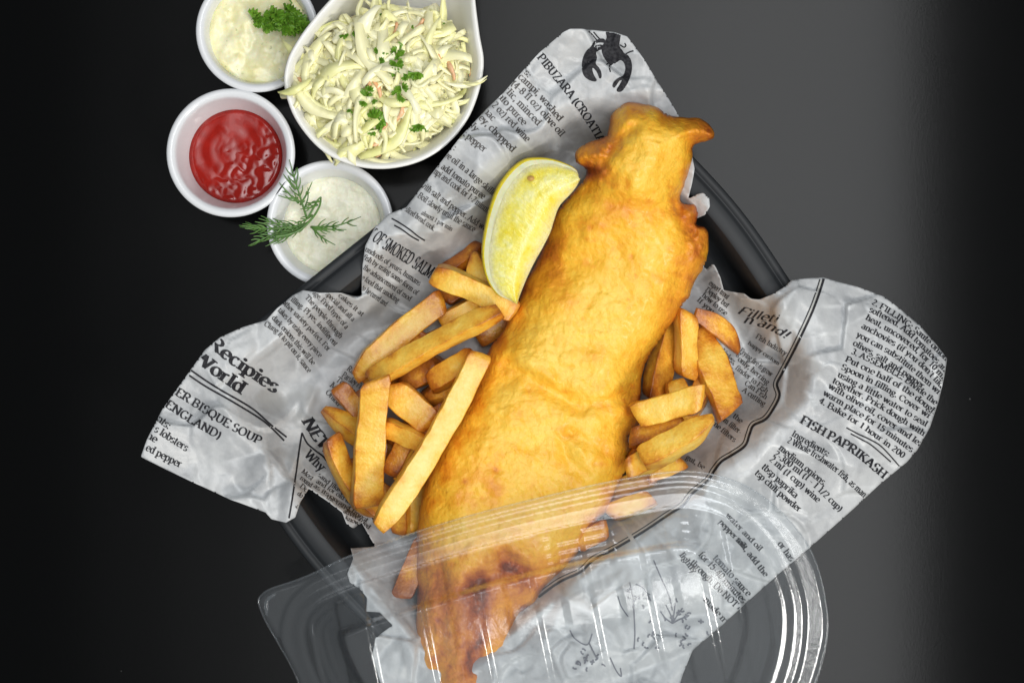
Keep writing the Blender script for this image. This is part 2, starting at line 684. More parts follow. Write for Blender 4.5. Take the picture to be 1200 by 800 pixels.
# ------------------------------------------------------------------ ramekins
def ramekin(x, y, r, label, zr=3.6):
    c = P(x, y, zr)
    t = thing('ramekin', label, 'ramekin', (c[0], c[1], 0), 'white sauce ramekins')
    k = (H - zr * 0.01) / H
    R = r * k
    prof = [(0, 0.0), (R * 0.70, 0.0), (R * 0.76, 0.06), (R * 0.79, 0.2), (R * 0.86, 1.4), (R * 0.93, 2.6),
            (R * 0.965, 3.05), (R * 0.99, 3.30), (R, 3.45), (R * 0.993, 3.55), (R * 0.965, 3.60), (R * 0.925, 3.60),
            (R * 0.885, 3.55), (R * 0.86, 3.42), (R * 0.845, 3.2), (R * 0.80, 2.6), (R * 0.73, 1.5), (R * 0.66, 0.6),
            (R * 0.58, 0.35), (0, 0.32)]
    v, f = revolve(prof, c[0], c[1], 112)
    mesh_obj('body', v, f, MATS['ceramic'], t)
    return c, k


def disc(name, c, r, z, hfun, mat, label, cat, nr=46, na=128, extra=None):
    """sauce body: wavy top, rounded rim, a flat underside"""
    vs, fs = [], []
    for i in range(nr + 1):
        q = i / nr
        for k in range(na):
            a = 2 * math.pi * k / na
            x, y = q * r * math.cos(a), q * r * math.sin(a)
            edge = 1 - max(0, (q - 0.90) / 0.10) ** 2
            vs.append((c[0] + x * S, c[1] + y * S, 0.01 * (z + hfun(x, -y) * edge - 0.12 * (1 - edge))))
    for i in range(nr):
        for k in range(na):
            k2 = (k + 1) % na
            fs.append((i * na + k, (i + 1) * na + k, (i + 1) * na + k2, i * na + k2))
    o0 = len(vs)
    for k in range(na):
        a = 2 * math.pi * k / na
        vs.append((c[0] + r * 0.74 * S * math.cos(a), c[1] + r * 0.74 * S * math.sin(a), 0.01 * 0.8))
    for k in range(na):
        k2 = (k + 1) % na
        fs.append((nr * na + k, o0 + k, o0 + k2, nr * na + k2))
    fs.append(tuple(o0 + k for k in range(na))[::-1])
    o = mesh_obj(name, vs, fs, mat, None)
    return tag(o, label, cat)


c1, k1 = ramekin(301, 36, 72, 'white ramekin of pale tartar sauce at the top edge, left of the slaw bowl')
c2, k2 = ramekin(270, 179, 75.5, 'white ramekin that holds the red ketchup')
c3, k3 = ramekin(386.5, 262, 74.5, 'white ramekin with dill garnish, partly under the black tray rim')


def f1(x, y):
    n = float(fbm(x, y, 27, 3, 3, 0.45))
    return 0.19 * n + 0.10 * float(fbm(x, y, 40, 9, 2))


def f2(x, y):
    a = float(fbm(x, y, 46, 21, 2)) * 0.05
    w = float(sstep(-12, 22, np.array(x * 0.6 + y * 0.75))) * 0.8 + 0.16 * float(sstep(0, .4, np.array(perlin(x / 20, y / 20, 4))))
    wv = abs(float(perlin(x / 13 + 3, y / 13, 31))) * 0.12 + float(perlin(x / 6, y / 6, 32)) * 0.016
    ring = 0.03 * math.sin(math.hypot(x + 8, y + 6) * 0.36)
    return a + w * wv + ring * 0.35


def f3(x, y):
    return 0.12 * float(fbm(x, y, 24, 41, 3, 0.55))


disc('tartar_sauce', c1, 72 * k1 * 0.82, 2.85, f1, MATS['tartar'], 'chunky pale yellow tartar sauce under a parsley sprig', 'sauce')
disc('ketchup', c2, 75.5 * k2 * 0.745, 1.75, f2, MATS['ketchup'], 'glossy red ketchup filling the left ramekin', 'ketchup', 60, 160)
disc('cream_sauce', c3, 75 * k3 * 0.775, 2.25, f3, MATS['white_sauce'], 'white creamy sauce under the dill sprig', 'sauce')

# ------------------------------------------------------------------ slaw bowl (drop shaped, spout out of frame)
ZB = 5.6
bowl_rim = catmull([(450, 198), (410, 193), (374, 174), (345, 138), (333, 100), (336, 72), (348, 48), (367, 22), (390, -4),
                    (420, -32), (455, -62), (495, -92), (525, -106), (545, -98), (553, -72), (555, -35), (557, 0),
                    (562, 40), (567, 72), (562, 105), (548, 140), (523, 170), (490, 190)], 6)
bc = np.array([452.0, 80.0])
kb = (H - ZB * 0.01) / H
bw = np.array([P(x, y, ZB)[:2] for x, y in bowl_rim])
bcw = np.array(P(bc[0], bc[1], ZB)[:2])
foot = np.array([(bcw[0] + 62 * S * math.cos(a), bcw[1] + 62 * S * math.sin(a))
                 for a in [math.atan2(w[1] - bcw[1], w[0] - bcw[0]) for w in bw]])
t = thing('slaw_bowl', 'white drop-shaped bowl of coleslaw at the top edge', 'bowl', (bcw[0], bcw[1], 0))
rings = []
prof = [(1.0, 0.0, None), (0.97, 0.0, None)]
out_prof = [(0.0, 0.0, 0), (0.0, 0.02, 0), (0.05, 0.25, 0), (0.32, 1.2, 0), (0.60, 2.6, 0), (0.82, 4.1, 0), (0.95, 5.2, 0), (0.985, 5.48, 0)]
vs = []
for (s, z, _) in out_prof:
    for i in range(len(bw)):
        p = foot[i] + (bw[i] - foot[i]) * s
        vs.append((p[0], p[1], z * 0.01))
for (ins, z) in [(0, 5.55), (1.2, 5.60), (3.2, 5.605), (5.6, 5.56), (7.2, 5.45)]:
    for i in range(len(bw)):
        d = bcw - bw[i]
        d = d / np.linalg.norm(d)
        p = bw[i] + d * ins * S
        vs.append((p[0], p[1], z * 0.01))
for (s, z) in [(0.90, 5.1), (0.78, 4.2), (0.56, 2.9), (0.28, 1.6), (0.0, 0.75), (-0.5, 0.5)]:
    for i in range(len(bw)):
        d = bcw - bw[i]
        d = d / np.linalg.norm(d)
        q = bw[i] + d * 7.2 * S
        f0 = foot[i] + (bcw - foot[i]) * 0.1
        p = f0 + (q - f0) * s if s >= 0 else f0 + (bcw - f0) * 0.6
        vs.append((p[0], p[1], z * 0.01))
nb_ = len(bw)
nrg = len(vs) // nb_
fs = []
for i in range(nrg - 1):
    for k in range(nb_):
        k2 = (k + 1) % nb_
        fs.append((i * nb_ + k, (i + 1) * nb_ + k, (i + 1) * nb_ + k2, i * nb_ + k2))
fs.append(tuple(range(nb_)))
fs.append(tuple((nrg - 1) * nb_ + k for k in range(nb_))[::-1])
mesh_obj('body', vs, fs, MATS['ceramic_warm'], t)

# coleslaw
slaw_poly = catmull([(347, 60), (365, 50), (395, 30), (420, 16), (455, 6), (495, 10), (512, 4), (524, 28), (548, 58), (552, 84),
                     (540, 115), (530, 142), (506, 164), (476, 182), (445, 187), (412, 185), (382, 171), (354, 138), (344, 100)], 4)
sx, sy, sd, sb, sq = grid_sheet(slaw_poly, 4.0)


def slaw_z(x, y, d):
    return 4.0 + 1.75 * np.sqrt(np.clip(1 - (1 - np.clip(d / 75, 0, 1)) ** 2, 0, 1)) + 0.30 * fbm(x, y, 26, 61, 3)


zt = np.where(sb, 3.9, slaw_z(sx, sy, sd) + 0.0)
zb_ = np.full(len(sx), 2.6)
v, f, _ = closed_puff(sx, sy, sb, sq, zt, zb_)
cs_loc = P(450, 95, 2.0)
slaw = thing('coleslaw', 'creamy shredded cabbage coleslaw heaped in the drop-shaped bowl', 'coleslaw', cs_loc)
mesh_obj('dressing', v, f, MATS['slaw_dressing'], slaw)


def ribbon_mesh(name, L, W, T, bend, lift, mat, seg=7, taper=0.6, tw=0.0):
    vs, fs = [], []
    for i in range(seg + 1):
        q = i / seg
        u = (q - 0.5) * L
        cx, cy = u, bend * (1 - (2 * q - 1) ** 2) * 1.0
        cz = lift * (1 - (2 * q - 1) ** 2) + 0.06 * L * math.sin(q * 7 + L * 900) * (1 if lift > 0 else 0.4)
        w = W * (1 - taper * abs(2 * q - 1) ** 3) * (1 + 0.22 * math.sin(q * 9 + L * 1300))
        a = tw * (q - 0.5)
        for (dy, dz) in ((-1, -1), (1, -1), (1, 1), (-1, 1)):
            y0, z0 = dy * w / 2, dz * T / 2
            vs.append((cx, cy + y0 * math.cos(a) - z0 * math.sin(a), cz + y0 * math.sin(a) + z0 * math.cos(a)))
    for i in range(seg):
        for k in range(4):
            k2 = (k + 1) % 4
            fs.append((i * 4 + k, i * 4 + k2, (i + 1) * 4 + k2, (i + 1) * 4 + k))
    fs.append((3, 2, 1, 0))
    fs.append(tuple(seg * 4 + k for k in range(4)))
    me = bpy.data.meshes.new(name)
    me.from_pydata(vs, [], fs)
    me.polygons.foreach_set('use_smooth', [True] * len(me.polygons))
    me.materials.append(mat)
    me.update()
    return me


R_ = random.Random(3)
shreds = [ribbon_mesh('cabbage_shred', R_.uniform(26, 84) * S, R_.uniform(6, 15) * S, R_.uniform(1.6, 2.8) * S,
                      R_.uniform(-20, 20) * S, R_.uniform(-3, 8) * S, MATS['cabbage'], 9, R_.uniform(0.05, 0.45), R_.uniform(-1.1, 1.1))
          for _ in range(36)]
carrots = [ribbon_mesh('carrot_shred', R_.uniform(14, 30) * S, R_.uniform(4, 6.5) * S, 1.6 * S, R_.uniform(-5, 5) * S,
                       R_.uniform(-2, 3) * S, MATS['carrot'], 5, 0.5, R_.uniform(-1, 1)) for _ in range(6)]


def put(me, name, parent, x, y, z, rz, rx=0.0, ry=0.0, sc=1.0):
    o = bpy.data.objects.new(name, me)
    w = Vector(P(x, y, z))
    o.location = w - parent.location
    o.rotation_euler = (rx, ry, rz)
    o.scale = (sc, sc, sc)
    link(o, parent)
    return o


def sd1(poly, x, y):
    return float(sdf(poly, np.array([x]), np.array([y]))[0])


cnt = 0
while cnt < 285:
    x, y = R_.uniform(342, 556), R_.uniform(2, 188)
    d = sd1(slaw_poly, x, y)
    if d < 5:
        continue
    ang = R_.uniform(0, math.pi)
    z = float(slaw_z(np.array(x), np.array(y), np.array(d))) + R_.uniform(-0.14, 0.14)
    me = shreds[R_.randrange(36)]
    sl = R_.uniform(0.7, 1.1) * (0.65 if d < 18 else 1)
    put(me, 'cabbage_shred', slaw, x, y, z, ang, R_.gauss(0, 0.30), R_.gauss(0, 0.12), sl)
    cnt += 1
mb = MB()
for k in range(160):
    x, y = R_.uniform(342, 556), R_.uniform(2, 188)
    d = sd1(slaw_poly, x, y)
    if d < 9:
        continue
    me = shreds[R_.randrange(36)]
    z = float(slaw_z(np.array(x), np.array(y), np.array(d))) + R_.uniform(-0.05, 0.16)
    M = Matrix.Translation(Vector(P(x, y, z))) @ Matrix.Rotation(R_.uniform(0, 3.14), 4, 'Z') @ Matrix.Rotation(R_.gauss(0, 0.25), 4, 'X') @ Matrix.Scale(R_.uniform(0.4, 0.7), 4)
    mb.add([tuple(M @ v_.co) for v_ in me.vertices], [tuple(p_.vertices) for p_ in me.polygons])
o = mesh_obj('fine_shreds', mb.v, mb.f, MATS['cabbage'], slaw)
o['kind'] = 'stuff'
for (x, y, a, L, W) in [(356, 62, -0.55, 60, 9), (372, 76, -0.9, 50, 10), (352, 92, 0.1, 44, 8), (512, 30, 1.45, 80, 8), (508, 55, 1.35, 70, 7),
                        (545, 92, 0.12, 50, 5), (556, 95, 0.18, 28, 3), (345, 100, 0.4, 40, 8), (395, 140, 0.5, 55, 8), (402, 158, 1.0, 40, 8),
                        (500, 130, -0.3, 60, 8), (520, 140, -0.25, 40, 7), (455, 120, -0.6, 70, 10), (470, 60, -0.3, 60, 9)]:
    me = ribbon_mesh('cabbage_shred', L * S, W * S, 2 * S, R_.uniform(-8, 8) * S, 3 * S, MATS['cabbage'], 7, 0.8, 0.4)
    d = max(sd1(slaw_poly, x, y), 2)
    z = float(slaw_z(np.array(x), np.array(y), np.array(d))) + 0.12
    put(me, 'cabbage_shred', slaw, x, y, max(z, 5.78) if d < 8 else z, a, R_.gauss(0, 0.2), 0)
for (x, y) in [(453, 142), (476, 140), (443, 165), (465, 132), (433, 98), (440, 104), (492, 30), (463, 36), (550, 80), (530, 82), (398, 50), (478, 150), (357, 100), (447, 176), (519, 70)]:
    d = max(sd1(slaw_poly, x, y), 2)
    z = float(slaw_z(np.array(x), np.array(y), np.array(d))) + 0.22
    put(carrots[R_.randrange(6)], 'carrot_shred', slaw, x + R_.uniform(-3, 3), y, z, R_.uniform(0.6, 2.2), R_.gauss(0, .3), R_.gauss(0, .15))


def leaflet(r, seed, lobes=5, ruff=0.35):
    """one lobed, cupped parsley leaflet: a fan with toothed edge and a little thickness"""
    q = random.Random(seed)
    n = lobes * 4
    top, bot = [], []
    a0, a1 = -1.25, 1.25
    for i in range(n + 1):
        a = a0 + (a1 - a0) * i / n
        t = 0.72 + 0.28 * abs(math.sin(i * math.pi / 4 + 0.4)) + q.uniform(-0.06, 0.06)
        rr_ = r * t * (0.75 + 0.25 * math.cos(a))
        z = ruff * r * (0.35 * math.sin(i * 1.7 + seed) + q.uniform(-0.2, 0.2))
        top.append((rr_ * math.cos(a), rr_ * math.sin(a), z))
    vs = [(0, 0, 0)] + top + [(x * 0.55, y * 0.55, z * 0.3 + 0.10 * r * math.sin(3 * k)) for k, (x, y, z) in enumerate(top)]
    m = n + 1
    fs = []
    for i in range(n):
        fs.append((0, 1 + m + i, 1 + m + i + 1))
        fs.append((1 + m + i, 1 + i, 1 + i + 1, 1 + m + i + 1))
    th = 0.00022
    nn = len(vs)
    vs2 = vs + [(x, y, z - th) for (x, y, z) in vs]
    fs2 = fs + [tuple(i + nn for i in f)[::-1] for f in fs]
    for i in range(n):
        fs2.append((1 + i, 1 + i + nn, 2 + i + nn, 2 + i))
    return vs2, fs2


def leaf_group(mb, x, y, z, r, n, spread, seed, flat=0.5):
    q = random.Random(seed)
    for i in range(n):
        vs, fs = leaflet(r * q.uniform(0.7, 1.15) * S, seed * 31 + i)
        M = Matrix.Translation(Vector(P(x + q.gauss(0, spread), y + q.gauss(0, spread), z + abs(q.gauss(0, 0.12))))) \
            @ Matrix.Rotation(q.uniform(0, 6.28), 4, 'Z') @ Matrix.Rotation(q.gauss(0, flat), 4, 'Y') @ Matrix.Rotation(q.gauss(0, flat), 4, 'X')
        mb.add([tuple(M @ Vector(v)) for v in vs], fs)


for k, (x, y, r, n) in enumerate([(469, 60, 11, 3), (463, 75, 11, 3), (474, 64, 7, 1), (446, 70, 7, 2), (488, 87, 9, 2), (476, 87, 6, 1), (471, 104, 8, 2),
                                  (466, 114, 7, 2), (430, 112, 10, 3), (438, 118, 6, 1), (444, 140, 14, 3), (437, 146, 9, 2), (489, 151, 12, 2), (497, 157, 7, 1),
                                  (423, 47, 7, 2), (417, 40, 5, 1), (404, 42, 6, 1), (503, 28, 4, 1), (523, 30, 4, 1), (442, 57, 5, 1), (446, 16, 4, 1), (452, 62, 5, 1), (484, 32, 3, 1), (410, 131, 4, 1), (380, 128, 3, 1)]):
    d = max(sd1(slaw_poly, x, y), 2)
    z = float(slaw_z(np.array(x), np.array(y), np.array(d))) + 0.42
    mb = MB()
    leaf_group(mb, x, y, z, r * 0.95, n + 1, r * 0.25, 100 + k, 0.35)
    mesh_obj('parsley_flake', mb.v, mb.f, MATS['parsley'], slaw, False)

# parsley sprig on the tartar sauce
mb = MB()
q = random.Random(8)
for k in range(64):
    t_ = q.random()
    x = 296 + 62 * t_
    top = 19 - 11 * math.sin(min(t_ * 1.35, 1.0) * math.pi / 2) if t_ < 0.72 else 8 + 17 * (t_ - 0.72) / 0.28
    bot = 20 + 17 * math.sin(math.pi * min(t_ * 0.95 + 0.05, 1)) ** 0.8
    y = q.uniform(top + 3, max(bot - 3, top + 4))
    vs, fs = leaflet(q.uniform(9, 14) * S, 500 + k, 6, 0.45)
    M = Matrix.Translation(Vector(P(x, y, 3.55 + q.uniform(0, 0.7) * math.sin(math.pi * t_)))) @ Matrix.Rotation(-1.2 + q.gauss(0, 0.8), 4, 'Z') \
        @ Matrix.Rotation(q.gauss(0.1, 0.55), 4, 'Y') @ Matrix.Rotation(q.gauss(0, 0.6), 4, 'X')
    mb.add([tuple(M @ Vector(v)) for v in vs], fs)
ps = thing('parsley_sprig', 'curly green parsley sprig lying on the tartar sauce', 'parsley', P(330, 22, 3.0))
mesh_obj('leaf_cluster', mb.v, mb.f, MATS['parsley'], ps, False)
v, f = tube([P(338, 8, 3.5), P(342, 4, 3.5), P(338, -2, 3.45)], [1.2 * S, 1.0 * S, 1.0 * S], 6)
mesh_obj('stem', v, f, MATS['parsley'], ps)

# dill sprig
dl = thing('dill_sprig', 'feathery dark green dill sprig across the cream sauce ramekin', 'dill', P(360, 262, 3.3))


def frond(pts, r0, r1, z0, z1, mb):
    pts = catmull(pts, 5, False)
    n = len(pts)
    w = [P(p[0], p[1], z0 + (z1 - z0) * i / (n - 1)) for i, p in enumerate(pts)]
    rd = [(r0 + (r1 - r0) * i / (n - 1)) * S for i in range(n)]
    mb.add(*tube(w, rd, 6))


mb = MB()
frond([(376, 231), (375, 240), (370, 250), (363, 259), (352, 269), (337, 275), (322, 277)], 1.0, 1.7, 3.3, 3.9, mb)
frond([(376, 231), (372, 235), (366, 246), (361, 255)], 0.9, 1.3, 3.4, 3.4, mb)
mesh_obj('stem', mb.v, mb.f, MATS['dill'], dl)


def needles(base, tip, pairs, mb, z0, z1, r=0.9, spread=0.5, ln=16, seed=0):
    q = random.Random(seed)
    b = np.array(base, float)
    t = np.array(tip, float)
    d = t - b
    L = np.linalg.norm(d)
    d = d / L
    nrm = np.array([-d[1], d[0]])
    bend = q.uniform(-0.08, 0.08) * L
    mid = (b + t) / 2 + nrm * bend
    frond([b, mid, t], r * 1.15, r * 0.35, z0, z1, mb)
    for k in range(pairs):
        u = 0.15 + 0.7 * (k + q.uniform(-0.2, 0.2)) / max(pairs, 1)
        p = b + d * L * u + nrm * bend * 4 * u * (1 - u)
        for s in (-1, 1):
            if q.random() < 0.15:
                continue
            l = ln * (1 - 0.5 * u) * q.uniform(0.6, 1.2)
            a = spread * q.uniform(0.7, 1.3)
            e = p + (d * math.cos(a) + nrm * s * math.sin(a)) * l
            mm = (p + e) / 2 + nrm * s * l * 0.10
            zz = z0 + (z1 - z0) * u
            frond([p, mm, e], r * 0.85, r * 0.3, zz, zz + q.uniform(-0.15, 0.3), mb)


for k, (bs, tp, pr, ln, sp) in enumerate([((360, 257), (339, 187), 6, 24, 0.42), ((350, 238), (327, 214), 2, 10, 0.5), ((352, 240), (366, 213), 2, 8, 0.5),
                                          ((349, 232), (326, 229), 2, 7, 0.5), ((346, 222), (332, 204), 1, 8, 0.4),
                                          ((358, 264), (281, 266), 8, 26, 0.35), ((350, 270), (291, 288), 7, 24, 0.35), ((354, 268), (303, 256), 6, 20, 0.35),
                                          ((345, 273), (280, 264), 6, 22, 0.30), ((350, 270), (312, 280), 6, 20, 0.35), ((362, 260), (330, 278), 6, 18, 0.45),
                                          ((358, 262), (318, 268), 5, 20, 0.4),
                                          ((364, 266), (423, 254), 5, 17, 0.45), ((366, 267), (406, 269), 3, 12, 0.45), ((366, 267), (393, 287), 3, 11, 0.5),
                                          ((372, 240), (352, 245), 2, 8, 0.4), ((374, 236), (356, 243), 2, 8, 0.4), ((366, 252), (345, 262), 3, 10, 0.4)]):
    mb = MB()
    needles(bs, tp, pr, mb, 3.35, 3.85, 1.2, sp, ln, 40 + k)
    mesh_obj('frond', mb.v, mb.f, MATS['dill'], dl)

# ------------------------------------------------------------------ tray
TU = np.array([0.782, -0.623])
TV = np.array([0.623, 0.782])
U0, U1, V0, V1 = -119.0, 517.0, 482.0, 985.0
ZR = 4.6


def tray_ring(inset, z, n=40):
    cu, cv = (U0 + U1) / 2, (V0 + V1) / 2
    hu, hv = (U1 - U0) / 2 - inset, (V1 - V0) / 2 - inset
    rr = max(96 - inset, 30)
    pts = []
    for (sx_, sy_, a0) in ((1, 1, 0), (-1, 1, 90), (-1, -1, 180), (1, -1, 270)):
        for k in range(n):
            a = math.radians(a0 + 90 * k / (n - 1))
            pts.append((sx_ * (hu - rr) + rr * math.cos(a), sy_ * (hv - rr) + rr * math.sin(a)))
        # bulging straight side towards the next corner
        nx = {0: (-1, 1), 90: (-1, -1), 180: (1, -1), 270: (1, 1)}[a0]
        a = math.radians(a0 + 90)
        p0 = pts[-1]
        p1 = (nx[0] * (hu - rr) + rr * math.cos(a), nx[1] * (hv - rr) + rr * math.sin(a))
        for k in range(1, 24):
            s = k / 24
            bl = (0 if a0 == 180 else 9) * math.sin(math.pi * s) ** 2
            pts.append((p0[0] + (p1[0] - p0[0]) * s + math.cos(a) * bl, p0[1] + (p1[1] - p0[1]) * s + math.sin(a) * bl))
    return [P(*((cu + a) * TU + (cv + b_) * TV), z) for a, b_ in pts]


tray_c = (U0 + U1) / 2 * TU + (V0 + V1) / 2 * TV
tray = thing('takeaway_tray', 'black plastic takeaway tray under the printed paper', 'tray', P(tray_c[0], tray_c[1], 0))
prof = [(5, 3.9), (1, 4.05), (0, 4.3), (1.5, 4.42), (8, 4.46), (9.5, 4.36), (11.5, 4.36), (13, 4.52), (16, 4.60), (30, 4.62), (33, 4.55),
        (37, 4.2), (43, 3.0), (48, 1.4), (53, 0.55), (64, 0.30), (110, 0.28)]
rim_i = 12
vs, fs = [], []
for (i_, z_) in prof:
    vs += tray_ring(i_, z_)
n_ = len(vs) // len(prof)
for i in range(len(prof) - 1):
    for k in range(n_):
        k2 = (k + 1) % n_
        fs.append((i * n_ + k, i * n_ + k2, (i + 1) * n_ + k2, (i + 1) * n_ + k))
fs.append(tuple((len(prof) - 1) * n_ + k for k in range(n_)))
sp_ = [f for f in fs]
# rim part and tub part
nf = rim_i * n_
rim_faces = fs[:(10) * n_]
tub_faces = fs[(10) * n_:]
mesh_obj('rim', vs[:11 * n_], rim_faces, MATS['tray_plastic'], tray)
mesh_obj('tub', vs[10 * n_:], [tuple(i - 10 * n_ for i in f) for f in tub_faces], MATS['tray_plastic'], tray)
# outer wall of the tub
prof2 = [(7, 3.95), (34, 4.0), (40, 2.9), (45, 1.3), (51, 0.32), (57, 0.02), (120, 0.02)]
vs, fs = [], []
for (i_, z_) in prof2:
    vs += tray_ring(i_, z_)
for i in range(len(prof2) - 1):
    for k in range(n_):
        k2 = (k + 1) % n_
        fs.append((i * n_ + k2, i * n_ + k, (i + 1) * n_ + k, (i + 1) * n_ + k2))
fs.append(tuple((len(prof2) - 1) * n_ + k for k in range(n_))[::-1])
mesh_obj('underside', vs, fs, MATS['tray_plastic'], tray)

# ------------------------------------------------------------------ paper
paper_poly = [(660, 38), (668, 34), (682, 34), (700, 36), (720, 38), (735, 43), (742, 52), (755, 70), (770, 95), (783, 115), (795, 135), (802, 160), (811, 182), (814, 198),
              (811, 215), (806, 234), (816, 228), (824, 226), (831, 232), (832, 242), (826, 252), (812, 258), (800, 270), (815, 300), (828, 316),
              (835, 308), (839, 314), (844, 325), (848, 340), (858, 342), (872, 344), (880, 350), (890, 351), (905, 345), (918, 337), (928, 328), (945, 326),
              (965, 325), (985, 331), (1005, 336), (1035, 347), (1055, 362), (1078, 381), (1096, 402), (1110, 420), (1107, 440), (1100, 470), (1090, 500),
              (1075, 527), (1063, 541), (1030, 568), (1000, 596), (955, 636), (915, 670), (880, 701), (845, 733), (812, 761), (800, 790), (785, 840), (450, 840),
              (446, 800), (440, 782), (436, 770), (440, 747), (460, 732), (445, 717), (429, 716), (430, 700), (422, 690), (410, 682), (407, 672),
              (414, 654), (411, 642), (424, 641), (440, 640), (434, 630), (424, 612), (414, 619), (406, 613), (401, 600), (384, 587), (362, 572), (352, 588), (346, 606), (335, 612),
              (318, 608), (311, 600), (270, 585), (220, 562), (195, 550), (165, 535), (172, 515), (190, 480), (215, 445), (240, 410), (258, 395), (285, 383), (312, 375), (325, 361),
              (343, 346), (355, 340), (375, 343), (400, 343), (416, 347), (424, 346), (424, 330), (425, 310), (428, 288), (440, 265), (455, 251), (476, 243), (505, 205), (540, 160), (572, 126), (590, 109),
              (612, 84), (632, 62)]


def tray_d(x, y):
    """distance inside the tray edge in px (positive inside)"""
    u = x * TU[0] + y * TU[1]
    v = x * TV[0] + y * TV[1]
    du = np.minimum(u - U0, U1 - u)
    dv = np.minimum(v - V0, V1 - v)
    r = 96.0
    a = np.clip(r - du, 0, None)
    b_ = np.clip(r - dv, 0, None)
    return np.where((du < r) & (dv < r), r - np.sqrt(a * a + b_ * b_), np.minimum(du, dv))


def facets(x, y, scale, seed, sigma):
    """crumpled sheet: randomly tilted flat facets meeting in sharp creases"""
    wx = x + 7 * fbm(x, y, scale * 0.8, seed + 5, 1)
    wy = y + 7 * fbm(x, y, scale * 0.8, seed + 9, 1)
    cx = np.floor(wx / scale)
    cy = np.floor(wy / scale)
    num = np.zeros_like(x)
    den = np.zeros_like(x)
    for i in (-1, 0, 1):
        for j in (-1, 0, 1):
            gx, gy = cx + i, cy + j
            px_ = (gx + 0.1 + 0.8 * hash2(gx, gy, seed)) * scale
            py_ = (gy + 0.1 + 0.8 * hash2(gx, gy, seed + 1)) * scale
            an = hash2(gx, gy, seed + 2) * 2 * math.pi
            mg = 0.3 + 0.7 * hash2(gx, gy, seed + 3)
            d = np.hypot(wx - px_, wy - py_)
            w = np.exp(-np.minimum(d / sigma, 80.0))
            num += w * ((wx - px_) * np.cos(an) + (wy - py_) * np.sin(an)) * mg
            den += w
    return num / (den + 1e-30)


folds = []
qr = random.Random(21)
for k in range(150):
    px_, py_ = qr.uniform(170, 1110), qr.uniform(30, 800)
    an = qr.uniform(0, math.pi)
    folds.append((px_, py_, math.cos(an), math.sin(an), qr.uniform(22, 75), qr.choice((-1, 1)) * qr.uniform(0.006, 0.019)))
# creases one can see in the photograph: point, direction, length, strength
for (ax, ay, bx_, by_, s_) in [(300, 480, 350, 500, 0.014), (350, 500, 372, 450, 0.016), (345, 395, 380, 440, 0.012), (312, 380, 330, 470, -0.010), (310, 500, 318, 600, 0.012),
                               (330, 515, 325, 600, -0.012), (352, 505, 338, 608, 0.016), (362, 572, 430, 620, 0.010),
                               (455, 265, 520, 300, 0.016), (545, 180, 600, 225, 0.010), (660, 100, 690, 165, 0.012), (560, 190, 550, 270, 0.012),
                               (500, 270, 560, 262, 0.016), (425, 345, 480, 300, -0.012), (860, 330, 920, 345, 0.012), (935, 330, 900, 400, 0.012), (920, 380, 870, 440, 0.014),
                               (890, 400, 980, 430, 0.010), (900, 520, 1000, 545, 0.012), (870, 560, 905, 520, 0.010), (955, 430, 980, 470, -0.008), (1060, 370, 1000, 560, 0.008),
                               (700, 60, 780, 110, 0.006), (640, 190, 560, 120, 0.008), (640, 90, 690, 130, -0.007), (835, 320, 850, 400, 0.018), (845, 345, 880, 420, -0.016)]:
    L_ = math.hypot(bx_ - ax, by_ - ay)
    folds.append(((ax + bx_) / 2, (ay + by_) / 2, (bx_ - ax) / L_, (by_ - ay) / L_, L_ * 0.55, s_ * 1.8))


def paper_z(x, y):
    x = np.asarray(x, float)
    y = np.asarray(y, float)
    d = tray_d(x, y)
    ins = sstep(18, 92, d)
    z = 5.15 * (1 - ins) + 1.0 * ins
    out_ = np.clip(-d, 0, 400)
    # lobes outside the rim: left one sinks slowly, the right one dips to the table, the top one stands up
    top = np.exp(-((x - 690) ** 2 + (y - 70) ** 2) / (2 * 130 ** 2))
    z = z + out_ * (0.004 - 0.026 * sstep(700, 1000, x) + 0.012 * top)
    z = np.maximum(z, 0.9)
    # the strip by the lemon stands off the tray corner
    z = z + 0.9 * np.exp(-((x - 600) ** 2 + (y - 170) ** 2) / (2 * 70 ** 2))
    crease = np.zeros_like(z)
    for (px_, py_, cx_, cy_, L_, s_) in folds:
        a = (x - px_) * cx_ + (y - py_) * cy_
        b_ = -(x - px_) * cy_ + (y - py_) * cx_
        w = np.exp(-(a / L_) ** 2 * 1.2) * np.exp(-(b_ / 26.0) ** 2)
        z = z + s_ * (16 - np.sqrt(b_ * b_ + 1.2)) * w
        crease = np.maximum(crease, np.exp(-(b_ / 1.6) ** 2) * np.exp(-(a / L_) ** 4) * min(1, abs(s_) / 0.012))
    z = z + 0.16 * fbm(x, y, 85, 77, 2) + 0.08 * np.abs(fbm(x, y, 34, 78, 2)) + 0.03 * np.abs(fbm(x, y, 15, 79, 2))
    z = z + 0.0125 * facets(x, y, 84, 301, 0.8) + 0.0062 * facets(x, y, 33, 311, 0.7) * (0.35 + 0.65 * sstep(-0.3, 0.4, fbm(x, y, 120, 97, 1)))
    dd = tray_d(x, y)
    trz = np.interp(dd, [-12, -4, 0, 10, 30, 36, 44, 52, 58, 70], [0.3, 4.0, 4.45, 4.62, 4.65, 4.3, 3.1, 1.5, 0.65, 0.32])
    z = np.where(dd > -14, np.maximum(z, trz + 0.22 + 0.05 * fbm(x, y, 20, 80, 2)), z)
    # curl of the right-hand corner and of the left tip
    z = z - 0.9 * sstep(1050, 1112, x) + 0.5 * sstep(240, 160, x)
    return np.maximum(z, 0.35), crease


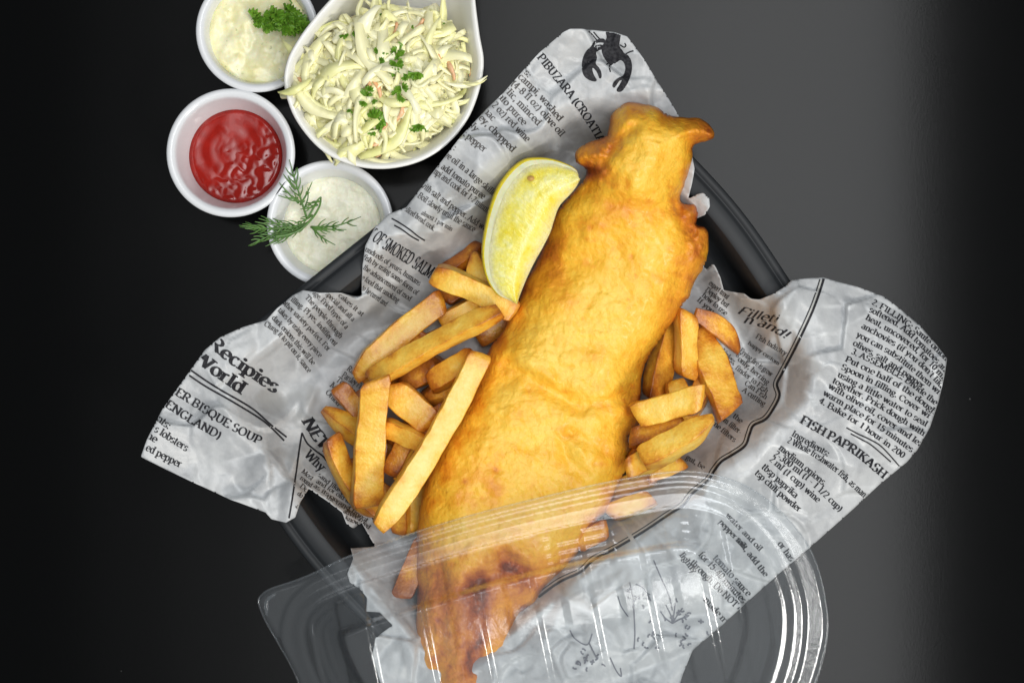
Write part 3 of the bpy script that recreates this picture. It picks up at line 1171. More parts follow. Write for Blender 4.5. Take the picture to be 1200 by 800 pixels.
PX0, PY0, PST = 140.0, 10.0, 2.0
gx_ = np.arange(PX0, 1140, PST)
gy_ = np.arange(PY0, 860, PST)
GX, GY = np.meshgrid(gx_, gy_)
GZ, GC = paper_z(GX, GY)
_l = np.abs(np.roll(GZ, 1, 0) + np.roll(GZ, -1, 0) + np.roll(GZ, 1, 1) + np.roll(GZ, -1, 1) - 4 * GZ)
GC = np.maximum(GC * 0.6, 0.8 * sstep(0.035, 0.11, _l) * (GZ < 50))


def samp(G, x, y):
    fx = np.clip((np.asarray(x, float) - PX0) / PST, 0, G.shape[1] - 1.001)
    fy = np.clip((np.asarray(y, float) - PY0) / PST, 0, G.shape[0] - 1.001)
    ix = fx.astype(int)
    iy = fy.astype(int)
    u = fx - ix
    v = fy - iy
    return (G[iy, ix] * (1 - u) + G[iy, ix + 1] * u) * (1 - v) + (G[iy + 1, ix] * (1 - u) + G[iy + 1, ix + 1] * u) * v


px, py, pd, pb, pq = grid_sheet(paper_poly, PST)
pz = samp(GZ, px, py)
pcz = samp(GC, px, py) * (0.45 + 0.55 * sstep(-0.2, 0.4, fbm(px, py, 40, 91, 2)))
paper_loc = P(640, 420, 0.3)
paper = thing('printed_paper', 'crumpled white waxed paper with black recipe print lining the tray', 'paper', paper_loc)
pv = PA(px, py, pz)
grease = 0.55 * sstep(0.15, 0.7, fbm(px, py, 55, 95, 3)) * sstep(0, 60, tray_d(px, py))
sheet = mesh_obj('sheet', pv, pq[:, ::-1] if False else pq, MATS['waxed_paper'], paper, True, {'crease': pcz * 0.8, 'grease': grease})
sm_ = sheet.modifiers.new('thickness', 'SOLIDIFY')
sm_.thickness = 0.00012
sm_.offset = -1 if pv is not None else 0

# ---- print: broad-nib roman letters built as flat strips on the sheet
G = {}


def gl_(ch, w, s):
    st = []
    for part in s.split(';'):
        p = part.split()
        st.append((p[0], [float(t_) for t_ in p[1:]]))
    G[ch] = (w, st)


# I x y0 y1 flags(1 bottom serif, 2 top serif) | D x0 y0 x1 y1 flags | H x0 x1 y | A cx cy rx ry a0 a1 | O x y dot
gl_('a', 4.3, 'A 1.9 3.6 1.25 1.3 160 0;I 3.15 0 3.6 1;A 1.85 1.35 1.35 1.35 40 320')
gl_('b', 4.9, 'I 1 0 7.2 2;A 2.6 2.5 1.6 2.4 150 -150')
gl_('c', 4.1, 'A 2.3 2.5 1.7 2.4 50 315')
gl_('d', 4.9, 'I 3.8 0 7.2 3;A 2.2 2.5 1.6 2.4 30 330')
gl_('e', 4.3, 'A 2.3 2.5 1.7 2.4 0 318;H 0.7 4.0 2.6')
gl_('f', 3.0, 'I 1.3 0 5.6 1;A 2.4 5.6 1.1 1.5 180 50;H 0.3 2.8 4.8')
gl_('g', 4.5, 'A 2.1 3.3 1.4 1.6 0 360;A 2.2 -0.8 1.7 1.2 0 360;H 2.6 4.3 4.9;D 1.3 1.6 1.6 0.4 0')
gl_('h', 5.0, 'I 1 0 7.2 3;A 2.5 3.2 1.4 1.7 170 0;I 3.9 0 3.2 1')
gl_('i', 2.5, 'I 1.25 0 4.9 3;O 1.25 6.5')
gl_('j', 2.5, 'I 1.4 -1 4.9 2;A 0.4 -1 1 1 0 -120;O 1.4 6.5')
gl_('k', 4.9, 'I 1 0 7.2 3;D 1.2 2.2 3.8 4.9 2;D 2.2 3 4.2 0 1')
gl_('l', 2.5, 'I 1.25 0 7.2 3')
gl_('m', 7.4, 'I 1 0 4.9 3;A 2.4 3.3 1.25 1.6 170 0;I 3.65 0 3.3 1;A 5 3.3 1.25 1.6 170 0;I 6.3 0 3.3 1')
gl_('n', 5.0, 'I 1 0 4.9 3;A 2.5 3.2 1.4 1.7 170 0;I 3.9 0 3.2 1')
gl_('o', 4.6, 'A 2.3 2.5 1.8 2.4 0 360')
gl_('p', 4.9, 'I 1 -2.2 4.9 3;A 2.6 2.5 1.6 2.4 150 -150')
gl_('q', 4.9, 'I 3.8 -2.2 4.9 1;A 2.2 2.5 1.6 2.4 30 330')
gl_('r', 3.6, 'I 1.1 0 4.9 3;A 2.5 3.5 1.3 1.4 170 60')
gl_('s', 3.7, 'A 1.85 3.7 1.2 1.2 30 240;A 1.85 1.2 1.3 1.2 60 -150')
gl_('t', 2.9, 'I 1.2 0.9 6.4 0;A 2.1 1 0.9 1 180 300;H 0.2 2.6 4.8')
gl_('u', 5.0, 'I 1 1.6 4.9 2;A 2.4 1.7 1.4 1.7 180 350;I 3.8 0 4.9 3')
gl_('v', 4.7, 'D 0.6 4.9 2.4 0 1;D 2.4 0 4.1 4.9 2')
gl_('w', 6.8, 'D 0.6 4.9 2.1 0 0;D 2.1 0 3.4 4.9 0;D 3.4 4.9 4.8 0 0;D 4.8 0 6.2 4.9 2')
gl_('x', 4.7, 'D 0.6 4.9 4.1 0 3;D 0.6 0 4.1 4.9 3')
gl_('y', 4.7, 'D 0.6 4.9 2.5 0 0;D 1.2 -2.2 4.1 4.9 2')
gl_('z', 4.2, 'H 0.5 3.7 4.8;D 0.6 0.1 3.6 4.8 0;H 0.5 3.8 0.1')
gl_('A', 6.6, 'D 0.7 0 3.2 7 1;D 3.2 7 5.8 0 1;H 1.7 4.8 2.4')
gl_('B', 6.0, 'I 1.2 0 7 3;A 2.9 5.3 2 1.7 90 -90;A 3 1.8 2.3 1.8 90 -90;H 1.2 3 7;H 1.2 3 3.6;H 1.2 3 0')
gl_('C', 6.2, 'A 3.4 3.5 2.7 3.5 45 315;I 5.4 5 6.8 0')
gl_('D', 6.7, 'I 1.2 0 7 3;A 2.9 3.5 3 3.5 90 -90;H 1.2 3 7;H 1.2 3 0')
gl_('E', 5.8, 'I 1.2 0 7 3;H 1.2 5.1 7;H 1.2 4 3.6;H 1.2 5.3 0;I 5.2 0 1.4 0;I 5 5.6 7 0')
gl_('F', 5.4, 'I 1.2 0 7 3;H 1.2 5 7;H 1.2 3.8 3.6;I 5 5.6 7 0')
gl_('G', 6.7, 'A 3.4 3.5 2.7 3.5 45 330;I 5.6 0.6 3 2')
gl_('H', 7.0, 'I 1.3 0 7 3;I 5.7 0 7 3;H 1.3 5.7 3.6')
gl_('I', 3.2, 'I 1.6 0 7 3')
gl_('J', 4.0, 'I 2.6 1.4 7 2;A 1.4 1.4 1.2 1.4 0 -140')
gl_('K', 6.6, 'I 1.3 0 7 3;D 1.5 3 5.3 7 2;D 2.8 4 5.8 0 1')
gl_('L', 5.5, 'I 1.2 0 7 3;H 1.2 5 0;I 5 0 1.6 0')
gl_('M', 8.2, 'I 1.2 0 7 3;D 1.4 7 4.1 0.6 0;D 4.1 0.6 6.8 7 0;I 7 0 7 3')
gl_('N', 7.0, 'I 1.2 0 7 3;D 1.2 7 5.7 0 0;I 5.8 0 7 2')
gl_('O', 6.9, 'A 3.4 3.5 2.8 3.5 0 360')
gl_('P', 5.7, 'I 1.2 0 7 3;A 2.9 5.1 2.1 1.9 90 -90;H 1.2 3 7;H 1.2 3 3.2')
gl_('Q', 6.9, 'A 3.4 3.5 2.8 3.5 0 360;D 3.4 1.2 5.9 -1.4 0')
gl_('R', 6.4, 'I 1.2 0 7 3;A 2.9 5.2 2.1 1.8 90 -90;H 1.2 3 7;H 1.2 3 3.4;D 3 3.4 5.5 0 1')
gl_('S', 5.2, 'A 2.6 5.2 1.7 1.8 30 250;A 2.6 1.8 1.9 1.8 70 -150')
gl_('T', 6.0, 'I 3 0 7 1;H 0.6 5.4 7;I 0.6 5.6 7 0;I 5.4 5.6 7 0')
gl_('U', 6.8, 'I 1.3 2.3 7 2;A 3.4 2.4 2.1 2.4 180 360;I 5.5 2.4 7 2')
gl_('V', 6.5, 'D 0.7 7 3.3 0 2;D 3.3 0 5.8 7 2')
gl_('W', 9.0, 'D 0.7 7 2.7 0 2;D 2.7 0 4.5 6.6 0;D 4.5 6.6 6.4 0 0;D 6.4 0 8.3 7 2')
gl_('X', 6.4, 'D 0.8 7 5.6 0 3;D 0.8 0 5.6 7 3')
gl_('Y', 6.2, 'D 0.7 7 3.1 3.2 2;D 3.1 3.2 5.6 7 2;I 3.1 0 3.3 1')
gl_('Z', 5.8, 'H 0.8 5 7;D 0.8 0 5 7 0;H 0.8 5.2 0;I 5.1 0 1.5 0')
gl_('0', 4.6, 'A 2.3 3.5 1.6 3.5 0 360')
gl_('1', 4.0, 'I 2 0 7 1;D 0.9 5.8 2 7 0')
gl_('2', 4.6, 'A 2.2 5.2 1.5 1.8 160 -20;D 0.7 0.2 3.5 4.5 0;H 0.7 3.9 0.2')
gl_('3', 4.6, 'A 2.1 5.3 1.4 1.7 150 -90;A 2.1 1.8 1.6 1.8 90 -150')
gl_('4', 4.6, 'I 3.1 0 7 1;D 0.5 2 3.1 7 0;H 0.5 4.3 2')
gl_('5', 4.6, 'H 1 3.8 7;I 1 3.8 7 0;A 2.1 2.2 1.7 2.2 130 -150')
gl_('8', 4.6, 'A 2.3 5.3 1.3 1.7 0 360;A 2.3 1.8 1.6 1.8 0 360')
gl_('.', 2.2, 'O 1.1 0.45')
gl_(',', 2.2, 'O 1.1 0.45;D 1.3 0.5 0.7 -1.2 0')
gl_(':', 2.4, 'O 1.2 0.5;O 1.2 4.2')
gl_('!', 2.6, 'I 1.3 2 7 0;O 1.3 0.45')
gl_("'", 1.8, 'D 1 7 0.7 5.4 0')
gl_('-', 3.2, 'H 0.5 2.7 2.5')
gl_('(', 3.0, 'A 3.4 2.6 2.2 4.6 125 235')
gl_(')', 3.0, 'A -0.4 2.6 2.2 4.6 55 -55')
gl_('/', 3.4, 'D 0.3 -0.5 3 7.2 0')
gl_('&', 6.4, 'A 2.6 5.5 1.3 1.5 0 360;A 2.5 1.8 1.9 1.8 60 360;D 2 4.2 5.8 0 0')
gl_(' ', 2.3, 'O 99 99')


def stroke_poly(pts, T, thin, mb2, xf):
    p0 = [np.array(p, float) for p in pts]
    pts = [p0[0]]
    for a_, b2 in zip(p0[:-1], p0[1:]):
        m_ = max(1, int(math.ceil(np.linalg.norm(b2 - a_) / 1.3)))
        pts += [a_ + (b2 - a_) * (k_ + 1) / m_ for k_ in range(m_)]
    n = len(pts)
    L, R2 = [], []
    for i in range(n):
        t_ = pts[min(i + 1, n - 1)] - pts[max(i - 1, 0)]
        t_ = t_ / (np.linalg.norm(t_) + 1e-9)
        th = math.atan2(t_[1], t_[0])
        w = max(thin, abs(math.sin(th - math.radians(22))) * T) / 2
        nn = np.array([-t_[1], t_[0]])
        L.append(pts[i] + nn * w)
        R2.append(pts[i] - nn * w)
    o = len(mb2.v)
    for i in range(n):
        mb2.v.append(xf(*L[i]))
        mb2.v.append(xf(*R2[i]))
    for i in range(n - 1):
        mb2.f.append((o + 2 * i, o + 2 * i + 1, o + 2 * i + 3, o + 2 * i + 2))


def glyph(ch, x0, T, thin, mb2, xf, serif=True):
    w, st = G.get(ch, G[' '])
    for code, a in st:
        if code == 'I':
            x, y0, y1, fl = a
            stroke_poly([(x0 + x, y0), (x0 + x, (y0 + y1) / 2), (x0 + x, y1)], T, thin, mb2, xf)
            ends = [(x0 + x, y0 + thin / 2)] * (int(fl) & 1) + [(x0 + x, y1 - thin / 2)] * ((int(fl) >> 1) & 1)
        elif code == 'D':
            xa, ya, xb, yb, fl = a
            stroke_poly([(x0 + xa, ya), (x0 + (xa + xb) / 2, (ya + yb) / 2), (x0 + xb, yb)], T, thin, mb2, xf)
            lo, hi = ((xa, ya), (xb, yb)) if ya < yb else ((xb, yb), (xa, ya))
            ends = [(x0 + lo[0], lo[1] + thin / 2)] * (int(fl) & 1) + [(x0 + hi[0], hi[1] - thin / 2)] * ((int(fl) >> 1) & 1)
        elif code == 'H':
            stroke_poly([(x0 + a[0], a[2]), (x0 + a[1], a[2])], thin * 1.4, thin, mb2, xf)
            ends = []
        elif code == 'A':
            cx_, cy_, rx, ry, a0, a1 = a
            n = max(5, int(abs(a1 - a0) / 26))
            stroke_poly([(x0 + cx_ + rx * math.cos(math.radians(a0 + (a1 - a0) * k / n)),
                          cy_ + ry * math.sin(math.radians(a0 + (a1 - a0) * k / n))) for k in range(n + 1)], T, thin, mb2, xf)
            ends = []
        else:
            if a[0] > 50:
                continue
            r = T * 0.55
            o = len(mb2.v)
            for k in range(6):
                mb2.v.append(xf(x0 + a[0] + r * math.cos(k * 1.047), a[1] + r * math.sin(k * 1.047)))
            mb2.f.append(tuple(o + k for k in range(6)))
            ends = []
        if serif:
            for (ex, ey) in ends:
                s = T * 0.5 + 0.55
                stroke_poly([(ex - s, ey), (ex + s, ey)], thin, thin, mb2, xf)
    return w


def path_fn(pts):
    c = catmull(pts, 10, False) if len(pts) > 2 else np.array([np.array(pts[0]) + (np.array(pts[1]) - np.array(pts[0])) * k / 10.0 for k in range(11)])
    seg = np.sqrt((np.diff(c, axis=0) ** 2).sum(1))
    cum = np.concatenate([[0], np.cumsum(seg)])

    tg = np.gradient(c, axis=0)
    for _ in range(3):
        tg[1:-1] = (tg[:-2] + tg[1:-1] * 2 + tg[2:]) / 4
    tg = tg / (np.linalg.norm(tg, axis=1)[:, None] + 1e-9)

    def fn(s):
        s = s * cum[-1]
        sc = min(max(s, 0), cum[-1])
        p = np.array([np.interp(sc, cum, c[:, 0]), np.interp(sc, cum, c[:, 1])])
        ts = np.array([np.interp(sc, cum, tg[:, 0]), np.interp(sc, cum, tg[:, 1])])
        return p + ts * (s - sc), ts
    return fn, cum[-1]


def text(mb2, string, pts, cap, bold=1.0, slant=0.0, serif=True, thinf=0.42, wob=0.0):
    """one line of print along a baseline given in photograph pixels"""
    tot = sum(G.get(c, G[' '])[0] for c in string)
    fn, L = path_fn(pts)
    T = 1.3 * bold
    thin = thinf * 1.25 * bold
    k = cap / 7.0
    x = 0.0

    def xf(gx, gy):
        p, t_ = fn(min(max((gx + slant * gy) / tot, -0.05), 1.05))
        up = np.array([t_[1], -t_[0]])
        return tuple(p + up * gy * k)
    for ch in string:
        x += glyph(ch, x, T, thin, mb2, xf, serif)


def line(mb2, pts, w, smooth=True):
    c = catmull(pts, 8, False) if smooth and len(pts) > 2 else np.array(pts, float)
    n = len(c)
    o = len(mb2.v)
    for i in range(n):
        t_ = c[min(i + 1, n - 1)] - c[max(i - 1, 0)]
        t_ = t_ / (np.linalg.norm(t_) + 1e-9)
        nn = np.array([-t_[1], t_[0]])
        mb2.v.append(tuple(c[i] + nn * w / 2))
        mb2.v.append(tuple(c[i] - nn * w / 2))
    for i in range(n - 1):
        mb2.f.append((o + 2 * i, o + 2 * i + 1, o + 2 * i + 3, o + 2 * i + 2))


def subdivide2d(v, f, maxlen=6.0):
    """split long strips so that they follow the folds"""
    return v, f


def ink(name, mb2, mat, label=None, lift=0.034):
    v = np.array(mb2.v)
    d = sdf(paper_poly, v[:, 0], v[:, 1])
    keep = [f for f in mb2.f if min(d[list(f)]) > 0.3]
    if not keep:
        return
    used = sorted(set(i for f in keep for i in f))
    rm = {u: i for i, u in enumerate(used)}
    v = v[used]
    faces = [tuple(rm[i] for i in f) for f in keep]
    w = PA(v[:, 0], v[:, 1], samp(GZ, v[:, 0], v[:, 1]) + lift)
    # orient upwards
    fo = []
    for f in faces:
        a, b_, c_ = w[f[0]], w[f[1]], w[f[2]]
        nz = (b_[0] - a[0]) * (c_[1] - a[1]) - (b_[1] - a[1]) * (c_[0] - a[0])
        fo.append(f if nz > 0 else f[::-1])
    o = mesh_obj(name, w, fo, mat, sheet, False)
    if label:
        o['label'] = label
    o['kind'] = 'stuff'
    return o


INK, INKS = MATS['printing_ink'], MATS['printing_ink_small']
# top lobe
t1 = MB()
text(t1, 'PIBUZARA (CROATIA)', [(629, 68), (650, 94), (670, 119), (687, 144), (704, 172)], 9.6, 1.25)
ink('heading_print', t1, INK)
t1 = MB()
for s, a, c in [('ts:', [(611, 82), (619, 92)], 7), ('scampi, washed', [(603, 88), (630, 114), (655, 143)], 8.2), ('l (4-8 fl oz) olive oil', [(594, 95), (625, 125), (657, 161)], 8.2),
                ('arlic, minced', [(586, 102), (630, 148)], 8.2), ('mato puree', [(577, 107), (613, 148)], 8.2), ('l (2 oz) red wine', [(570, 118), (617, 167)], 8.2),
                ('gnac', [(562, 126), (577, 143)], 8), ('sley, chopped', [(555, 134), (600, 179)], 8.2), ('illy', [(547, 144), (557, 155)], 7.5),
                ('k pepper', [(540, 157), (567, 179)], 8), ('s:', [(526, 173), (533, 177)], 7),
                ('ve oil in a large skillet', [(520, 183), (546, 203), (580, 232)], 7.6), (', add tomato puree', [(513, 195), (566, 234)], 7.6),
                ('mpi and cook for 1-2 minutes', [(506, 202), (540, 227), (575, 253)], 7.6), ('with salt and pepper. Add wine', [(492, 218), (530, 246), (573, 274)], 7.4),
                ('. Boil slowly until the sauce', [(486, 229), (515, 249), (555, 272)], 7.2), ('almost 1 per min', [(493, 251), (529, 271)], 5.2),
                ('sliced bread. cook.', [(474, 247), (508, 271)], 6.5)]:
    text(t1, s, a, c, 1.05)
ink('recipe_print', t1, INKS)
t1 = MB()
line(t1, [(459, 256), (468, 261), (480, 269), (490, 277), (498, 282)], 1.7)
line(t1, [(462, 264), (471, 269), (482, 277), (491, 282)], 1.7)
ink('ruled_line_print', t1, INK)
t1 = MB()
text(t1, 'RY OF SMOKED SALMON', [(424, 272), (450, 292), (480, 311), (514, 334)], 14.5, 1.15, 0.0)
ink('heading_print', t1, INK)
t1 = MB()
for s, a, c in [('hundreds of years, humans', [(424, 292), (455, 311), (491, 335)], 6.3), ('fish by using some form of', [(425, 303), (455, 322), (488, 346)], 6.3),
                ('the advancement of mod', [(425, 315), (480, 353)], 6.3), ('e food that smoking', [(423, 327), (466, 355)], 6.3), ('to be cured and', [(423, 339), (452, 359)], 6.3),
                ('Clung it to pit on it, sauce', [(309, 381), (325, 392), (342, 412), (361, 437)], 6.2), ('dark onions this will be', [(318, 373), (342, 399), (366, 428)], 6.2),
                ('takes by using every piece', [(325, 364), (350, 391), (374, 419)], 6.2), ('other variety perfect. For', [(330, 355), (356, 381), (384, 412)], 6.2),
                ('grilling. Pl yes, indifferent', [(335, 348), (362, 371), (392, 406)], 6.2), ('The people through', [(357, 349), (376, 370), (398, 397)], 6.2),
                ('age. Fried types of a', [(366, 344), (386, 364), (405, 386)], 6.2), ('special and all a', [(381, 345), (413, 377)], 5.8), ('cakes it at', [(396, 347), (424, 371)], 5.5)]:
    text(t1, s, a, c, 1.1)
ink('article_print', t1, INKS)
# left lobe
t1 = MB()
text(t1, 'Recipies', [(242, 402), (262, 420), (290, 440), (322, 461)], 15, 1.35)
text(t1, 'World', [(224, 419), (252, 441), (282, 462)], 15, 1.35)
ink('title_print', t1, INK)
t1 = MB()
line(t1, [(220, 431), (240, 445), (259, 457), (295, 478), (317, 497), (336, 512)], 2.1)
line(t1, [(218, 437), (240, 452), (270, 469), (303, 489), (318, 501), (333, 516)], 2.1)
ink('ruled_line_print', t1, INK)
t1 = MB()
text(t1, 'TER BISQUE SOUP', [(197, 457), (230, 478), (265, 500), (304, 521)], 9.6, 1.25)
text(t1, '(ENGLAND)', [(189, 473), (220, 494), (257, 515)], 9.6, 1.2)
ink('heading_print', t1, INK)
t1 = MB()
for s, a in [('nts:', [(183, 492), (197, 503)]), ('s lobsters', [(180, 505), (218, 529)]), ('ne', [(171, 512), (182, 519)]), ('ed pepper', [(170, 527), (211, 548)])]:
    text(t1, s, a, 8.6, 1.15)
ink('recipe_print', t1, INK)
# fold below
t1 = MB()
text(t1, 'NEW HI', [(353, 493), (366, 513), (384, 537), (396, 560)], 14, 1.3, 0.2)
text(t1, 'Why', [(356, 533), (365, 543), (376, 553)], 11, 1.15)
ink('heading_print', t1, INK)
t1 = MB()
line(t1, [(354, 507), (351, 525), (349, 540), (346, 561), (342, 588), (338, 611)], 2.0)
line(t1, [(354, 507), (360, 519), (370, 528), (380, 536), (390, 552), (402, 570), (425, 590), (445, 620)], 2.0)
ink('ruled_line_print', t1, INK)
t1 = MB()
for s, a, c in [('Most', [(353, 553), (365, 563)], 5.5), ('round', [(351, 561), (364, 571)], 5.5), ('Do', [(351, 570), (359, 577)], 5.5), ('do r', [(348, 579), (356, 586)], 5.5), ('a', [(346, 594), (351, 597)], 5.5),
                ('sand like-chef Old', [(372, 557), (392, 573), (425, 594)], 5.2), ('and for old the time', [(370, 565), (392, 579), (428, 603)], 5.2),
                ('as its on and finest', [(367, 570), (395, 589), (430, 612)], 5.2), ('the fish were fried', [(382, 583), (404, 597), (432, 620)], 5.2), ('adverse', [(402, 600), (424, 611)], 5.0), ('known', [(404, 608), (424, 617)], 5.0),
                ('Parsley Fr', [(400, 441), (422, 456)], 7), ('Tomato', [(393, 446), (414, 462)], 7), ('Mace', [(386, 452), (402, 466)], 7), ('Onion', [(381, 460), (396, 476)], 6.5),
                ('Rice', [(406, 433), (416, 441)], 6.5)]:
    text(t1, s, a, c, 1.1)
ink('article_print', t1, INKS)
# right lobe
t1 = MB()
text(t1, 'Filleti', [(863, 367), (884, 373), (910, 378)], 9.5, 0.95, 0.35, False)
text(t1, 'n and!', [(870, 378), (895, 384), (921, 397)], 10, 0.95, 0.3, False)
ink('title_print', t1, INK)
t1 = MB()
for s, a, c in [('Fish Industry', [(885, 396), (902, 406), (920, 417)], 6), ('expert trout', [(830, 333), (852, 351)], 6.2), ('Deploy but', [(826, 341), (852, 361)], 6.2),
                ('how to use', [(822, 347), (850, 370)], 6.2), ('If you cut', [(816, 352), (846, 378)], 6.2), ('happy custom', [(876, 403), (912, 428)], 4.5),
                ('Frying fire is grow', [(866, 412), (884, 427), (903, 441)], 6.2), ('only, herring', [(864, 422), (899, 451)], 6.2), ('finder to Fish', [(861, 432), (898, 461)], 6.2),
                ('Can Fish', [(872, 450), (897, 468)], 6.2), ('A cutting', [(869, 458), (895, 476)], 6.2), ('an adding', [(842, 396), (866, 418)], 6.2),
                ('& skinless,', [(838, 406), (860, 428)], 6.2), ('title', [(846, 426), (858, 440)], 6), ('of the', [(850, 482), (868, 496)], 6), ('from filter-', [(840, 488), (867, 509)], 6.2),
                ('fine filters', [(832, 495), (860, 518)], 6.2), ('gut, be', [(803, 537), (824, 550)], 6)]:
    text(t1, s, a, c, 1.1)
ink('article_print', t1, INKS)
t1 = MB()
wav = [(964, 326), (958, 345), (950, 366), (938, 392), (926, 416), (915, 437), (909, 450), (912, 463), (905, 478), (896, 490), (882, 497), (877, 508), (872, 521), (858, 531), (845, 539),
       (836, 550), (828, 562), (810, 577), (800, 590), (782, 602), (752, 622), (722, 640), (695, 654), (680, 668), (655, 680), (630, 698)]
c_ = catmull(wav, 6, False)
tt = np.gradient(c_, axis=0)
tt /= np.linalg.norm(tt, axis=1)[:, None]
nn = np.stack([-tt[:, 1], tt[:, 0]], -1)
line(t1, list(c_ + nn * 2.6), 1.3, False)
line(t1, list(c_ - nn * 1.5), 2.9, False)
ink('border_print', t1, INK)
t1 = MB()
line(t1, list(c_ + nn * 1.0), 2.0, False)
ink('border_print', t1, MATS['printing_ink_grey'])
t1 = MB()
for s, a in [('2. FILLING: Saute onion in', [(1021, 356), (1050, 373), (1080, 396), (1116, 431)]), ('softened. Add tomatoes and', [(1018, 365), (1053, 384), (1082, 410), (1110, 440)]),
             ('heat, uncovered, for 10 min', [(1014, 374), (1052, 396), (1080, 419), (1108, 449)]), ("anchovies (if you don't like", [(1009, 384), (1050, 407), (1080, 431), (1104, 457)]),
             ('you can substitute them wi', [(1003, 394), (1045, 417), (1072, 438), (1099, 462)]), ('olives, salt and pepper.', [(999, 404), (1042, 428), (1083, 457)]),
             ('3. ASSEMBLE: Divide the', [(997, 414), (1030, 430), (1060, 447), (1096, 475)]), ('Put one half of the dough', [(990, 423), (1025, 440), (1060, 459), (1095, 486)]),
             ('Spoon in filling. Cover wi', [(985, 432), (1030, 454), (1060, 472), (1088, 490)]), ('using a little water to seal', [(981, 441), (1030, 467), (1085, 500)]),
             ('together. Prick dough with', [(975, 448), (1030, 478), (1082, 511)]), ('with olive oil, cover and let', [(970, 454), (1025, 487), (1078, 523)]),
             ('warm place for 15 minutes', [(964, 462), (1020, 496), (1068, 530)]), ('4. Bake for 1 hour in 200', [(959, 471), (1010, 502), (1058, 537)])]:
    text(t1, s, a, 6.9, 1.15)
for s, a, c in [('Ingredients:', [(927, 510), (970, 535)], 7.4), ('2 Whole freshwater fish, as many', [(922, 518), (950, 533), (980, 554), (1015, 586)], 7.4), ('medium onions,', [(912, 526), (966, 570)], 7.6),
                ('2-300 ml (1 - 1 1/2 cup)', [(906, 533), (945, 563), (984, 600)], 7.6), ('2 ml (1 cup) wine', [(901, 539), (958, 589)], 7.6), ('tbsp paprika', [(892, 548), (932, 584)], 7.6),
                ('tsp chili powder', [(884, 555), (912, 580), (936, 600)], 7.4),
                ('tomato sauce', [(835, 654), (876, 699)], 8), ('for 15-40 minutes', [(818, 650), (870, 707)], 8), ('through. Do NOT c', [(808, 660), (866, 717)], 8), ('lightly', [(796, 650), (812, 672)], 7), ('made m', [(824, 703), (849, 731)], 7.5),
                ('or has', [(911, 637), (926, 658)], 7.5), ('salt, add the', [(862, 632), (896, 676)], 7), ('pepper mix', [(842, 612), (872, 644)], 6.5), ('water and oil', [(850, 604), (890, 646)], 6.5)]:
    text(t1, s, a, c, 1.12)
ink('recipe_print', t1, INK)
t1 = MB()
line(t1, [(992, 501), (1005, 508), (1020, 515), (1034, 524), (1054, 546)], 1.6)
line(t1, [(997, 508), (1010, 515), (1022, 522), (1044, 541)], 1.6)
ink('ruled_line_print', t1, INK)
t1 = MB()
text(t1, 'FISH PAPRIKASH', [(937, 495), (965, 511), (1000, 532), (1035, 561)], 10, 1.35)
ink('heading_print', t1, INK)
# drawing of herbs in the lower corner
t1 = MB()
for pts in ([(738, 682), (742, 705), (744, 740), (743, 760)], [(766, 656), (774, 675), (784, 698), (788, 715)], [(745, 684), (755, 690), (763, 704)], [(668, 738), (674, 748), (688, 755), (694, 742)],
            [(690, 752), (700, 772)], [(715, 770), (722, 785), (728, 792), (727, 782)], [(788, 730), (786, 720), (780, 708)], [(788, 730), (790, 718), (791, 706)], [(788, 730), (794, 720), (800, 712)],
            [(788, 730), (797, 725), (806, 722)], [(788, 730), (780, 724), (774, 716)], [(724, 698), (728, 710), (736, 722)]):
    line(t1, pts, 1.6)
qd = random.Random(5)
for (cx_, cy_, n, sp) in [(745, 700, 12, 8), (682, 772, 16, 9), (797, 722, 16, 10), (808, 745, 10, 9), (760, 750, 9, 8)]:
    for k in range(n):
        x_, y_ = cx_ + qd.gauss(0, sp), cy_ + qd.gauss(0, sp * 0.7)
        a_ = qd.uniform(0, 6.28)
        line(t1, [(x_, y_), (x_ + 2.5 * math.cos(a_), y_ + 2.5 * math.sin(a_)), (x_ + 5 * math.cos(a_ + .4), y_ + 5 * math.sin(a_ + .4))], 2.0)
ink('herb_drawing', t1, MATS['printing_ink_pale'])


# lobster emblem: filled outlines, cut into a fine grid so they follow the sheet
def cr(l):
    return [(600 + x / 5.335, 20 + y / 5.335) for x, y in l]


lob = [[(588, 92), (632, 94), (676, 98), (678, 130), (672, 180), (694, 215), (700, 240), (668, 262), (640, 285), (618, 305), (596, 285), (572, 250), (560, 205), (574, 165), (592, 130)],
       [(578, 138), (545, 138), (512, 155), (495, 185), (468, 210), (446, 250), (437, 300), (442, 350), (462, 382), (495, 400), (522, 404), (530, 392), (516, 370), (504, 338), (506, 318), (530, 345), (546, 384), (560, 378), (558, 345), (545, 318), (524, 292),
        (532, 255), (526, 225), (548, 208), (570, 200), (565, 182), (540, 190), (512, 188), (522, 168), (550, 160), (580, 162)],
       [(670, 218), (700, 225), (734, 250), (750, 295), (748, 345), (730, 400), (708, 440), (685, 466), (660, 468), (655, 452), (672, 425), (688, 395), (668, 405), (645, 440), (628, 436), (636, 408), (664, 382), (692, 368), (708, 335), (704, 295), (680, 270), (655, 285), (640, 292), (635, 275), (655, 255)]]
t1 = MB()
for pl in lob:
    x_, y_, d_, b_, q_ = grid_sheet(catmull(cr(pl), 3), 0.9)
    t1.add([(x_[i], y_[i]) for i in range(len(x_))], q_.tolist())
for pl in ([(480, 90), (505, 115), (530, 145)], [(510, 95), (540, 130), (565, 150)], [(675, 175), (700, 190), (712, 180), (705, 165)], [(712, 232), (735, 220), (760, 212)], [(612, 290), (610, 320), (616, 345)], [(605, 285), (590, 300)],
           [(520, 185), (550, 178), (580, 185)], [(640, 270), (660, 275)]):
    line(t1, cr(pl), 1.5)
ink('lobster_emblem', t1, INK)

